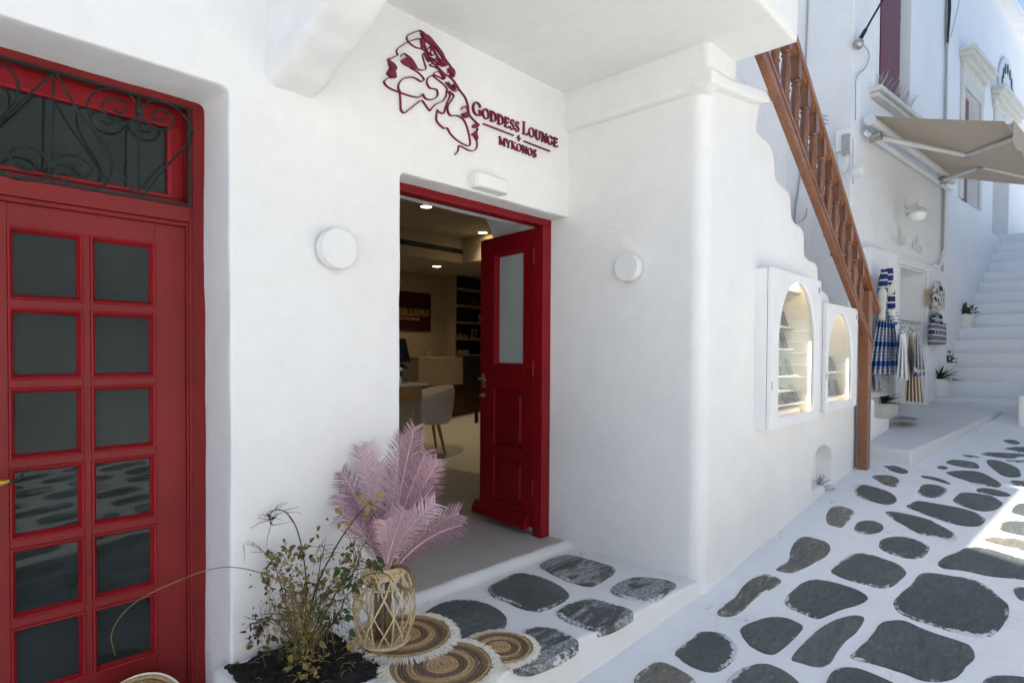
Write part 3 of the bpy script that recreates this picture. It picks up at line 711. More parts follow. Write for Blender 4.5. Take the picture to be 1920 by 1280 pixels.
MB().box(-0.6, 1.35, 4.9, 5.0, -0.1, 2.9).build('room_wall', M_DARK, house); MB().box(-0.7, -0.6, 2.88, 5.0, -0.1, 2.9).build('room_wall', M_DARK, house)
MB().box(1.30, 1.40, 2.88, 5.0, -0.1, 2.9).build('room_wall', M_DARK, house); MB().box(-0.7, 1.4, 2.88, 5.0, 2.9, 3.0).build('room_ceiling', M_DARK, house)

# ------------------------------------------------------------------ open shop door
def open_door():
    f = MB(); f.box(3.045, 3.128, 2.585, 2.665, 0.232, 2.29); f.box(1.80, 3.128, 2.585, 2.665, 2.29, 2.338); f.box(1.80, 1.87, 2.585, 2.665, 0.232, 2.29)
    f.box(3.075, 3.125, 2.665, 2.69, 0.232, 2.29)
    door = f.build('door', M_RED2, house, bevel=0.004)
    hp = V((3.052, 2.672, 0)); dd = V((0.136, 0.9907, 0)); nn = V((-0.9907, 0.136, 0))
    T = lambda p: hp+dd*p.x+nn*p.y+V((0, 0, p.z))
    W = 0.60
    def bx(nm, a, b, z0, z1, t0=-0.045, t1=0.0, bev=0.003, m=M_RED2): return MB(T).box(a, b, t0, t1, z0, z1).build(nm, m, door, bevel=bev)
    bx('stile', 0, 0.10, 0.285, 2.285); bx('stile', 0.43, W, 0.285, 2.285)
    bx('rail', 0.10, 0.43, 2.165, 2.285); bx('rail', 0.10, 0.43, 1.20, 1.36); bx('rail', 0.10, 0.43, 0.72, 0.80); bx('rail', 0.10, 0.43, 0.285, 0.40)
    for z0, z1 in ((0.80, 1.20), (0.40, 0.72)):
        bx('panel', 0.10, 0.43, z0, z1, -0.035, -0.016)
        r = MB(T); o = [(0.10, 0, z0), (0.43, 0, z0), (0.43, 0, z1), (0.10, 0, z1)]
        r.ring([(0.13, -0.02, z0+0.03), (0.40, -0.02, z0+0.03), (0.40, -0.02, z1-0.03), (0.13, -0.02, z1-0.03)], [(0.15, -0.006, z0+0.05), (0.38, -0.006, z0+0.05), (0.38, -0.006, z1-0.05), (0.15, -0.006, z1-0.05)], (0, -0.01, 0))
        r.box(0.15, 0.38, -0.02, -0.006, z0+0.05, z1-0.05)
        r.build('panel', M_RED2, door)
    r = MB(T); r.ring([(0.10, 0.006, 1.36), (0.43, 0.006, 1.36), (0.43, 0.006, 2.165), (0.10, 0.006, 2.165)], [(0.125, -0.018, 1.385), (0.395, -0.018, 1.385), (0.395, -0.018, 2.14), (0.125, -0.018, 2.14)], (0, -0.02, 0))
    r.build('moulding', M_RED2, door)
    bx('pane', 0.115, 0.405, 1.375, 2.15, -0.028, -0.022, None, M_FROST)
    d = MB(T)
    prof = [(0, 0.272), (0.05, 0.272), (0.055, 0.29), (0.045, 0.325), (0.02, 0.36), (0, 0.365)]
    d.prism([(0.03, t, z) for t, z in prof], (0.60, 0, 0)); d.build('drip_rail', M_RED2, door, bevel=0.002)
    h = MB(T); h.tube([(0.56, 0.0, 1.265), (0.56, 0.045, 1.265), (0.53, 0.055, 1.265), (0.46, 0.055, 1.26)], 0.008, 8); h.box(0.545, 0.575, 0, 0.006, 1.20, 1.30)
    h.build('handle', M_STEEL, door, smooth=50)
    k = MB(T); k.lathe([(0.022, 0), (0.022, 0.006), (0.012, 0.008), (0.012, 0.03), (0.0, 0.032)], (0.56, 0, 1.145), 14, (0, 1, 0)); k.build('lock', M_STEEL, door, smooth=50)
    g = MB()
    for z in (0.55, 1.35, 2.1): g.tube([(3.047, 2.668, z-0.05), (3.047, 2.668, z+0.05)], 0.008, 8)
    g.build('hinge', M_RED2, door, smooth=50)
open_door()

# ------------------------------------------------------------------ lettered sign
def glyphs():
    T, t = 0.145, 0.062
    def arc(cx, cy, rx, ry, a0, a1, w, n=18, wf=None):
        p = []; ws = []
        for i in range(n+1):
            a = math.radians(a0+(a1-a0)*i/n); p.append((cx+rx*math.cos(a), cy+ry*math.sin(a))); ws.append(t+(w-t)*abs(math.cos(a))**1.3)
        return p, ws
    def bar(x, y0=0, y1=1, w=T): return [([(x, y0), (x, y1)], w)]
    def ser(x, y, l=0.34): return [([(x-l/2, y), (x+l/2, y)], 0.055)]
    up, dn = 0.973, 0.027
    G = {}
    G['G'] = (0.98, [arc(0.47, 0.5, 0.40, 0.47, 42, 318, T)]+bar(0.80, 0.08, 0.42)+ser(0.80, 0.44, 0.34)+[([(0.80, 0.66), (0.79, 0.86)], 0.05)])
    G['O'] = (1.0, [arc(0.48, 0.5, 0.40, 0.47, 0, 360, T, 28)])
    G['D'] = (0.98, bar(0.20)+ser(0.14, up, .3)+ser(0.14, dn, .3)+[arc(0.32, 0.5, 0.52, 0.465, -90, 90, T, 16)]+[([(0.2, up), (0.34, up)], t), ([(0.2, dn), (0.34, dn)], t)])
    G['E'] = (0.74, bar(0.18)+ser(0.14, up, .28)+ser(0.14, dn, .28)+[([(0.2, 0.965), (0.62, 0.965)], t), ([(0.2, 0.035), (0.66, 0.035)], t), ([(0.2, 0.52), (0.52, 0.52)], t), ([(0.60, 0.98), (0.61, 0.80)], 0.05), ([(0.64, 0.02), (0.67, 0.22)], 0.05), ([(0.52, 0.62), (0.52, 0.42)], 0.045)])
    s = sl2([(0.58, 0.80), (0.52, 0.94), (0.36, 0.98), (0.18, 0.92), (0.13, 0.76), (0.22, 0.62), (0.42, 0.50), (0.58, 0.36), (0.60, 0.20), (0.48, 0.05), (0.30, 0.02), (0.13, 0.07), (0.09, 0.24)], 4)
    G['S'] = (0.70, [(s, [0.075+0.10*math.exp(-((i/len(s)-0.5)/0.2)**2) for i in range(len(s))]), ([(0.585, 0.76), (0.60, 0.97)], 0.045), ([(0.085, 0.28), (0.075, 0.05)], 0.045)])
    G['L'] = (0.72, bar(0.18)+ser(0.18, up)+ser(0.14, dn, .28)+[([(0.2, 0.035), (0.64, 0.035)], t), ([(0.62, 0.02), (0.66, 0.24)], 0.05)])
    u = [(0.2, 1.0), (0.2, 0.34)]+[(0.49-0.29*math.cos(a), 0.34-0.31*math.sin(a)) for a in [PI*i/10 for i in range(1, 10)]]+[(0.78, 0.34), (0.78, 1.0)]
    G['U'] = (0.98, [(u, [T]*2+[T-(T-t)*i/9 for i in range(9)]+[t]*2)]+ser(0.2, up)+ser(0.78, up, .26))
    G['N'] = (1.02, bar(0.18, 0, 1, t)+bar(0.84, 0, 1, t)+[([(0.14, 0.98), (0.84, 0.02)], T)]+ser(0.12, up, .26)+ser(0.18, dn, .28)+ser(0.84, up, .28))
    G['M'] = (1.22, bar(0.18, 0, 1, t)+bar(1.02, 0, 1, T)+[([(0.18, 0.98), (0.6, 0.06)], T), ([(0.6, 0.06), (1.0, 0.98)], t)]+ser(0.12, up, .24)+ser(1.06, up, .26)+ser(0.18, dn, .28)+ser(1.02, dn, .32))
    G['Y'] = (0.92, bar(0.46, 0, 0.48)+[([(0.46, 0.46), (0.12, 0.98)], T), ([(0.46, 0.46), (0.80, 0.98)], t)]+ser(0.14, up, .28)+ser(0.80, up, .24)+ser(0.46, dn, .32))
    G['K'] = (0.94, bar(0.2)+[([(0.26, 0.48), (0.76, 0.98)], t), ([(0.34, 0.56), (0.84, 0.02)], T)]+ser(0.2, up)+ser(0.2, dn)+ser(0.78, up, .24)+ser(0.86, dn, .2))
    return G
GL = glyphs()
def word(txt, x0, x1, z0, h, first=1.0, parent=None, fn=None, mat=None, name='letter', gap=0.06, d0=-0.004, d1=0.010):
    tot = sum((GL[c][0]+gap)*(first if big else 1) if c != ' ' else 0.42 for c, big in txt)
    k = (x1-x0)/tot; x = x0
    for c, big in txt:
        if c == ' ': x += 0.42*k; continue
        sc = first if big else 1.0
        m = MB()
        for i, (p, w) in enumerate(GL[c][1]):
            W = [ww*h*sc for ww in w] if isinstance(w, list) else w*h*sc
            m.ribbon([(x+a*k*sc, z0+b*h*sc) for a, b in p], W, fn, d0, d1+i*0.0003)
        m.build(name, mat, parent)
        x += (GL[c][0]+gap)*k*sc
def caps(s, bigs): return [(c, i in bigs) for i, c in enumerate(s)]
def logo():
    s = thing('wall_sign', 'burgundy sign of two line-drawn faces reading GODDESS LOUNGE MYKONOS above the doorway', 'sign', (2.2, 2.45, 2.7))
    fw = lambda x, z, d: V((x, 2.448-d, z))
    p0 = onY(887, 210, 2.44); p1 = onY(1047, 278, 2.44)
    g0 = onY(905, 192, 2.44); g1 = onY(905, 215, 2.44)
    zb = p1.z+0.002
    word(caps('GODDESS LOUNGE', (0, 8)), p0.x, p1.x, zb, 0.058, 1.28, s, fw, M_LOGO)
    a = onY(936, 256, 2.44); b = onY(1007, 292, 2.44)
    word(caps('MYKONOS', ()), a.x, b.x, b.z-0.014, 0.046, 1, s, fw, M_LOGO)
    for q0, q1 in (((907, 231), (964, 255)), ((983, 264), (1032, 284))):
        a = onY(*q0, 2.44); b = onY(*q1, 2.44); z = (a.z+b.z)/2
        MB().ribbon([(a.x, z), (b.x, z)], 0.006, fw, -0.004, 0.01).build('line', M_LOGO, s)
    c = onY(973.5, 259, 2.44); MB().ribbon([(c.x-0.017, c.z), (c.x+0.017, c.z)], 0.006, fw, -0.004, 0.010).ribbon([(c.x, c.z-0.018), (c.x, c.z+0.018)], 0.006, fw, -0.004, 0.0104).build('cross', M_LOGO, s)
    def fx(x, y, d):
        p = onY(700+x/4.571, 40+y/4.571, 2.44); return V((p.x, 2.448-d, p.z))
    strokes = ['690,475;697,455;690,420;665,385;640,350;610,310;590,265;560,225;520,175;480,130;445,112;420,88;400,80;380,85;340,100;300,120;290,145;305,175;330,200;370,225;420,237;450,260;465,290;480,330;520,360;560,395;600,440;660,480;700,520;745,590;790,650;815,720;825,790;850,830;890,868;905,890;890,912;900,930;885,950;890,975;885,1000;892,1040;890,1080;870,1105;830,1108;780,1085;740,1065;733,1080;730,1110;705,1140',
      '430,180;410,150;370,155;320,170;270,195;225,225;205,245;205,270;213,290;185,305;150,320;130,324;140,350;158,375;150,400;125,440;145,462;170,482;150,482;130,487;105,505;97,520;115,550;160,580;230,607;300,633;360,648;400,648;418,632;430,622;440,645;460,665;500,672;535,660;555,635;555,605;545,585;520,577;490,572;470,545;462,510;480,480;510,468;560,505;610,545;635,580;630,620;620,655;590,690;540,710;505,745;490,768;470,745;440,700;420,680;400,685;350,725;300,765;270,785;243,760;238,690;232,610;220,575;222,540;245,505;280,485;330,478;370,490;410,515;430,510;435,490;400,450;360,420;320,400',
      '240,300;262,277;300,297;335,330;360,370;385,412;430,418;455,405;445,370;430,320;425,290;435,272;445,290;460,330;480,350',
      '510,468;530,440;570,435;600,480;605,500;570,480;520,458', '480,375;520,365;560,400;610,450;590,440;545,400;500,385;480,375',
      '550,755;560,772;605,790;620,745;640,690;660,640;650,610;625,598;660,605;690,635;690,650;665,690;640,730;645,780;670,810;720,808;770,835;800,890;820,960;832,1030;825,1068;790,1060;720,1020;665,965;635,915;610,918;575,890;545,850;545,800;552,765',
      '620,520;660,570;700,598;735,590', '640,520;680,570;712,560', '755,755;780,732;805,735;815,760;820,790', '760,795;800,785;820,810;800,825;775,815;760,795',
      '480,185;500,210;520,245;550,300;570,330', '470,240;490,215;500,240;490,270;505,295;530,280;520,250;500,245', '470,300;500,320;540,330;545,300;560,340;580,370;600,360;590,335;570,335;560,360;590,385;620,380;630,360;605,330',
      '440,200;455,250;480,290;470,310;500,335;540,350;560,380', '640,440;660,430;690,470;680,480;650,460']
    m = MB()
    for i, st in enumerate(strokes):
        pts = sl2([tuple(map(float, a.split(','))) for a in st.split(';')], 4)
        m.ribbon(pts, 7.0, fx, -0.004, 0.009+i*0.0003)
    m.build('face_outline', M_LOGO, s)
    m = MB()
    for i, st in enumerate(['408,105;425,95;445,112;480,132;520,178;560,228;595,275;612,318;600,325;575,290;540,240;505,200;470,185;445,165;430,150', '410,150;430,165;440,190;435,225;420,237;412,200',
         '130,322;148,345;172,360;195,390;197,415;182,427;152,398;135,362', '150,392;165,405;185,430;195,485;170,482;145,470;118,445;140,425', '240,340;255,325;270,320;300,300;338,340;362,380;372,408;330,400;285,380;260,365',
         '640,405;670,400;692,425;697,460;682,476;668,452;645,430', '675,545;695,540;715,545;716,565;698,590;680,585;692,565', '850,900;868,880;900,882;904,895;885,910;862,915', '890,930;868,950;842,970;862,985;884,1020;893,1000;884,962', '760,795;790,790;822,808;806,828;780,818',
         '560,330;585,325;612,345;636,372;625,385;600,380;575,360', '575,440;600,450;614,490;604,498;588,468']):
        m.poly(sl2([tuple(map(float, a.split(','))) for a in st.split(';')], 4, True), fx, -0.003, 0.0145+i*0.0003)
    m.build('face_shading', M_LOGO, s, kind='stuff')
logo()

# ------------------------------------------------------------------ wall lights
for nm, c, ax, r, lab in (('wall_lamp', V((1.435, 2.45, 1.908)), (0, -1, 0), 0.088, 'round white disc wall lamp on the wall between the two red doors'),
                          ('wall_lamp', V((3.13, 1.966, 1.964)), (-1, 0, 0), 0.081, 'round white disc wall lamp on the side wall right of the open doorway')):
    t = thing(nm, lab, 'wall lamp', c, 'round white wall lamps')
    MB().lathe([(0, -0.01), (0.045, -0.01), (0.045, 0.03), (0, 0.03)], c, 20, ax).build('bracket', M_LAMP, t, smooth=50)
    MB().lathe([(0.0, 0.008), (r*0.97, 0.008), (r, 0.012), (r, 0.058), (r*0.985, 0.064), (r*0.95, 0.066), (0.0, 0.066)], c, 56, ax).build('disc', M_LAMP, t, smooth=30)
t = thing('emergency_light', 'oblong white plastic light above the open shop doorway', 'light', (2.38, 2.45, 2.39))
MB().box(2.27, 2.50, 2.42, 2.46, 2.350, 2.430).build('base', M_PLASTIC, t, bevel=0.006)
m = MB(); ox = [(2.255, 2.415, 2.345), (2.512, 2.415, 2.345), (2.512, 2.415, 2.437), (2.255, 2.415, 2.437)]; ix = [(2.275, 2.375, 2.353), (2.492, 2.375, 2.353), (2.492, 2.375, 2.429), (2.275, 2.375, 2.429)]
m.add(ox+ix, [(3, 2, 1, 0), (4, 5, 6, 7)]+[(i, (i+1) % 4, 4+(i+1) % 4, 4+i) for i in range(4)]); m.build('cover', M_PLASTIC, t, bevel=0.012, segs=4, smooth=60)

# ------------------------------------------------------------------ display cases on the stair wall
def display_case(nm, label, x0, x1, z0, z1, yf, ox0, ox1, oz0, oz1, depth_in, shelves, warm):
    t = thing(nm, label, 'display case', ((x0+x1)/2, 1.507, z0), 'white arched display cases')
    yb = 1.515
    m = MB(); w = 0.02; ym = yf+0.03
    m.box(x0, x0+w, ym+0.002, yb, z0, z1); m.box(x1-w, x1, ym+0.002, yb, z0, z1); m.box(x0+w, x1-w, ym+0.002, yb, z0, z0+w); m.box(x0+w, x1-w, ym+0.002, yb, z1-w, z1)
    m.build('body', M_CASE, t, bevel=0.003)
    # door leaf with the arched opening
    cx = (ox0+ox1)/2; rx = (ox1-ox0)/2; zs = oz1-rx*1.0
    zs = max(oz0+0.2, oz1-rx*1.15); rz = oz1-zs
    inner = []
    inner += [(ox0, oz0+(zs-oz0)*i/6) for i in range(6)]
    inner += [(cx-rx*math.cos(PI*i/20), zs+rz*math.sin(PI*i/20)) for i in range(21)]
    inner += [(ox1, zs-(zs-oz0)*i/6) for i in range(1, 7)]
    inner += [(ox1-(ox1-ox0)*i/6, oz0) for i in range(1, 6)]
    cz = (oz0+oz1)/2
    outer = []
    for x, z in inner:
        dx, dz = x-cx, z-cz
        k = min(((x1-cx) if dx > 0 else (cx-x0))/abs(dx) if abs(dx) > 1e-6 else 1e9, ((z1-cz) if dz > 0 else (cz-z0))/abs(dz) if abs(dz) > 1e-6 else 1e9)
        outer.append((cx+dx*k, cz+dz*k))
    for cxn, czn in ((x0, z0), (x1, z0), (x0, z1), (x1, z1)):
        i = min(range(len(outer)), key=lambda i: (outer[i][0]-cxn)**2+(outer[i][1]-czn)**2); outer[i] = (cxn, czn)
    m = MB(); m.ring([(x, yf, z) for x, z in outer], [(x, yf, z) for x, z in inner], (0, 0.028, 0)); m.build('door', M_CASE, t, bevel=0.002)
    m = MB(); k = 1.03
    m.ring([(cx+(x-cx)*1.04, yf-0.002, cz+(z-cz)*1.025) for x, z in inner], [(cx+(x-cx)*0.985, yf+0.004, cz+(z-cz)*0.99) for x, z in inner], (0, 0.012, 0)); m.build('rim', M_CASE, t)
    MB().prism([(cx+(x-cx)*1.02, yf+0.018, cz+(z-cz)*1.01) for x, z in inner], (0, 0.004, 0)).build('pane', M_GLASSR, t)
    # lining
    yi = 1.507+depth_in; lx0, lx1, lz0, lz1 = ox0-0.02, ox1+0.02, oz0-0.015, oz1+0.015
    m = MB(); m.box(lx0, lx1, yi, yi+0.01, lz0, lz1); m.box(lx0-0.01, lx0, ym, yi, lz0, lz1); m.box(lx1, lx1+0.01, ym, yi, lz0, lz1); m.box(lx0, lx1, ym, yi, lz0-0.01, lz0); m.box(lx0, lx1, ym, yi, lz1, lz1+0.01)
    m.build('lining', M_CASEI, t)
    for sx in (lx1-0.006, lx0+0.010):
        MB().box(sx-0.004, sx, ym+0.004, ym+0.012, lz0+0.01, lz1-rz).build('light_strip', M_LED, t)
    MB().box(lx0+0.02, lx1-0.02, ym+0.004, ym+0.012, lz0, lz0+0.004).build('light_strip', M_LED, t)
    MB().box(lx0+0.05, lx1-0.05, ym+0.004, ym+0.03, lz1-0.012, lz1-0.006).build('light_strip', M_LED, t)
    for z, ymn, cards in shelves:
        sfl = MB().box(lx0, lx1, ymn, yi, z-0.012, z).build('shelf', M_CASE, t)
        for i in range(cards):
            xx = lx0+0.05+(lx1-lx0-0.12)*i/max(1, cards-1)
            b = MB(); hh = 0.12; b.prism([(xx-0.02, ymn+0.03, z), (xx+0.06, ymn+0.03, z), (xx+0.06, ymn+0.07, z+hh), (xx-0.02, ymn+0.07, z+hh)], (0, 0.005, 0)); b.build('card', M_CARD, sfl)
    MB().box(x0+0.004, x0+0.012, yf-0.004, yf, z0+0.25, z0+0.30).build('hinge', M_STEEL, t)
    MB().box(x1-0.06, x1-0.045, yf-0.006, yf, z1-0.09, z1-0.05).build('lock', M_STEEL, t)
    return t
def xz(px, py, Y): p = onY(px, py, Y); return p.x, p.z
Y1 = 1.402
display_case('display_case', 'larger white arched display case with rows of cards on lit shelves', 3.842, 4.796, 0.985, 1.994, Y1,
             xz(1460, 700, Y1)[0], xz(1528, 700, Y1)[0], xz(1494, 777, Y1)[1], xz(1497, 528, Y1)[1], 0.22,
             [(1.66, 1.56, 6), (1.50, 1.56, 6), (1.31, 1.52, 5), (1.115, 1.48, 4)], True)
Y2 = 1.408
display_case('display_case', 'smaller white arched display case beside the brown wooden post', 4.965, 5.83, 1.022, 1.848, Y2,
             xz(1553, 700, Y2)[0], xz(1598, 700, Y2)[0], xz(1575, 752, Y2)[1], xz(1577, 588, Y2)[1], 0.16,
             [(1.32, 1.50, 5), (1.12, 1.46, 4)], True)
# dry weed in the drain niche
m = MB(); b = onY(1530, 918, 1.56)
rs = random.Random(5)
for i in range(26):
    p = b+V((0.02, 0, 0)); L = [p]; d = V((rs.uniform(0.05, 1), rs.uniform(-0.7, 0.15), rs.uniform(-0.1, 1.1))).normalized()
    for k in range(4): d = (d+V((rs.uniform(-.5, .5), rs.uniform(-.3, .1), rs.uniform(-.4, .5)))*0.7).normalized(); p = p+d*0.035; L.append(p)
    m.tube(L, [0.003, 0.0025, 0.002, 0.0015, 0.001], 4)
tag(m.build('dry_weed', M_STEM), 'dry brown weed growing in the small arched hole at the wall foot', 'weed')

# ------------------------------------------------------------------ wooden stair railing
def railing():
    r = thing('stair_railing', 'brown varnished wooden stair railing with turned balusters', 'railing', (6.2, 1.44, 0.45))
    Yc = 1.44
    a0 = onY(1416, 107, Yc); a1 = onY(1598, 578, Yc); b0 = onY(1443, 100, 1.395); b1 = onY(1610, 565, 1.395)
    # lower edge and upper edge of the stringer as straight lines
    def line(p, q): k = (q.z-p.z)/(q.x-p.x); return lambda x: p.z+k*(x-p.x)
    lo = line(a0, a1); hi = line(b0, b1)
    xa, xb = 3.25, 6.32
    m = MB(); m.prism([(xa, 1.395, lo(xa)), (xb, 1.395, lo(xb)), (xb, 1.395, hi(xb)), (xa, 1.395, hi(xa))], (0, 0.05, 0))
    m.build('stringer', M_WOOD, r, bevel=0.006)
    m = MB(); m.prism([(xa, 1.389, hi(xa)-0.035), (xb, 1.389, hi(xb)-0.035), (xb, 1.389, hi(xb)-0.005), (xa, 1.389, hi(xa)-0.005)], (0, 0.006, 0)); m.build('bead', M_WOOD, r, bevel=0.002)
    h0 = onY(1530, 190, 1.385); h1 = onY(1652, 588, 1.385)
    hl = line(h0, h1)
    m = MB(); x0, x1 = 3.35, h1.x
    m.prism([(x0, 1.385, hl(x0)), (x1, 1.385, hl(x1)), (x1, 1.385, hl(x1)+0.05), (x0, 1.385, hl(x0)+0.05)], (0, 0.082, 0)); m.build('handrail', M_WOOD, r, bevel=0.010, segs=3)
    m = MB(); m.prism([(x0, 1.405, hl(x0)-0.022), (x1-0.05, 1.405, hl(x1-0.05)-0.022), (x1-0.05, 1.405, hl(x1-0.05)+0.001), (x0, 1.405, hl(x0)+0.001)], (0, 0.045, 0)); m.build('subrail', M_WOOD, r, bevel=0.003)
    # post
    pb = onY(1613, 885, 1.40)
    px0, px1 = 6.15, 6.265
    zb = street_z(6.2)-0.02
    m = MB(); m.box(px0, px1, 1.395, 1.478, zb, hl(px1)+0.0); m.build('post', M_WOOD, r, bevel=0.006)
    x = 3.52
    while x < 6.05:
        z0 = hi(x)-0.01; z1 = hl(x)-0.01; L = z1-z0; Yc = 1.425
        m = MB()
        bl = 0.030
        m.prism([(x-bl, Yc-bl, z1-0.15*L/0.6), (x+bl, Yc-bl, z1-0.15*L/0.6), (x+bl, Yc-bl, hl(x+bl)), (x-bl, Yc-bl, hl(x-bl))], (0, 2*bl, 0))
        zt = z1-0.15*L/0.6
        pr = [(0.024, 0), (0.026, -0.008), (0.018, -0.02), (0.024, -0.03), (0.026, -0.036), (0.019, -0.044), (0.020, -0.055), (0.026, -0.13), (0.027, -0.16), (0.022, -0.22), (0.019, -0.25), (0.026, -0.258), (0.026, -0.266), (0.020, -0.275), (0.021, -0.30), (0.027, -0.36), (0.026, -0.42), (0.020, -0.52), (0.02, -0.75)]
        zz = [(rr*1.2, h) for rr, h in pr if zt+h > z0-0.06]
        m.lathe(zz[::-1], (x, Yc, zt), 14)
        m.build('baluster', M_WOODD, r, smooth=40)
        x += 0.186
railing()

# ------------------------------------------------------------------ woven mats
def mat_round(label, c, R, tilt, group='round jute mats with fringe', turns=13, fringe=True):
    t = thing('woven_mat', label, 'mat', c, group)
    nx = V((1, 0, tilt[0])).normalized(); nyv = V((0, 1, tilt[1])).normalized(); nz = nx.cross(nyv).normalized()
    P = lambda r, a, h=0: V(c)+nx*(r*math.cos(a))+nyv*(r*math.sin(a))+nz*h
    seg = 72; Rj = R*0.84; dr = Rj/turns
    m = MB(); us = []
    vs = []; fs = []; K = 6
    tot = turns*seg
    for i in range(tot+1):
        a = 2*PI*i/seg; r = Rj*i/tot+0.002; wob = 1+0.012*math.sin(3*a+R*40)+0.006*math.sin(7*a)
        if r < dr*0.4: r = dr*0.4*(0.3+0.7*i/seg) if i < seg else r
        tw = 0.0012*math.sin(i*2.1)
        for k in range(K):
            b = 2*PI*k/K
            vs.append(P((r+math.cos(b)*dr*0.52)*wob, a, 0.006+math.sin(b)*(0.0055+tw)))
            us.append(min(1, max(0, r/Rj)))
    for i in range(tot):
        for k in range(K): fs.append((i*K+k, (i+1)*K+k, (i+1)*K+(k+1) % K, i*K+(k+1) % K))
    me = bpy.data.meshes.new('braid'); me.from_pydata([tuple(v) for v in vs], [], fs)
    uv = me.uv_layers.new(name='UVMap')
    for l in me.loops: uv.data[l.index].uv = (us[l.vertex_index], 0)
    link('braid', me, M_JUTE, t, smooth=180)
    # backing and fringe
    m = MB(); m.lathe([(0, 0), (Rj*1.02, 0), (Rj*1.02, 0.004), (0, 0.004)], c, 48, nz); m.build('backing', M_FRINGE, t)
    f = MB(); rs = random.Random(int(R*1000+c[0]*100))
    n = 620 if fringe else 0
    for i in range(n):
        a = 2*PI*(i+rs.random()*0.8)/n; l = (R-Rj)*rs.uniform(0.85, 1.25); da = rs.uniform(-0.05, 0.05); w = 0.0022
        p0 = P(Rj*0.985, a, rs.uniform(0.007, 0.011)); p1 = P(Rj+l*0.5, a+da*0.5, rs.uniform(0.005, 0.014)); p2 = P(Rj+l, a+da, rs.uniform(-0.004, 0.007))
        f.tube([p0, p1, p2], [w, w, w*0.6], 3)
    if fringe: f.build('fringe', M_FRINGE, t, kind='stuff')
    return t
mat_round('round jute mat with cream fringe lying under the wicker lantern', (1.585, 2.115, 0.226), 0.238, (0.0, 0.01))
mat_round('round jute mat with a broad tan centre lying in front of the lantern mat', (1.545, 1.825, 0.214), 0.242, (0.0, 0.0))
mat_round('small round jute mat half hidden, lying on the slate step', (1.815, 1.765, 0.209), 0.170, (0.0, 0.0), turns=10)
q = onY(255, 1268, 2.62); mat_round('round jute mat edge showing against the foot of the brick-red door', (q.x, 2.62-0.165*0.164, q.z-0.165*0.986), 0.20, (0.0, 6.0), turns=11, fringe=False)

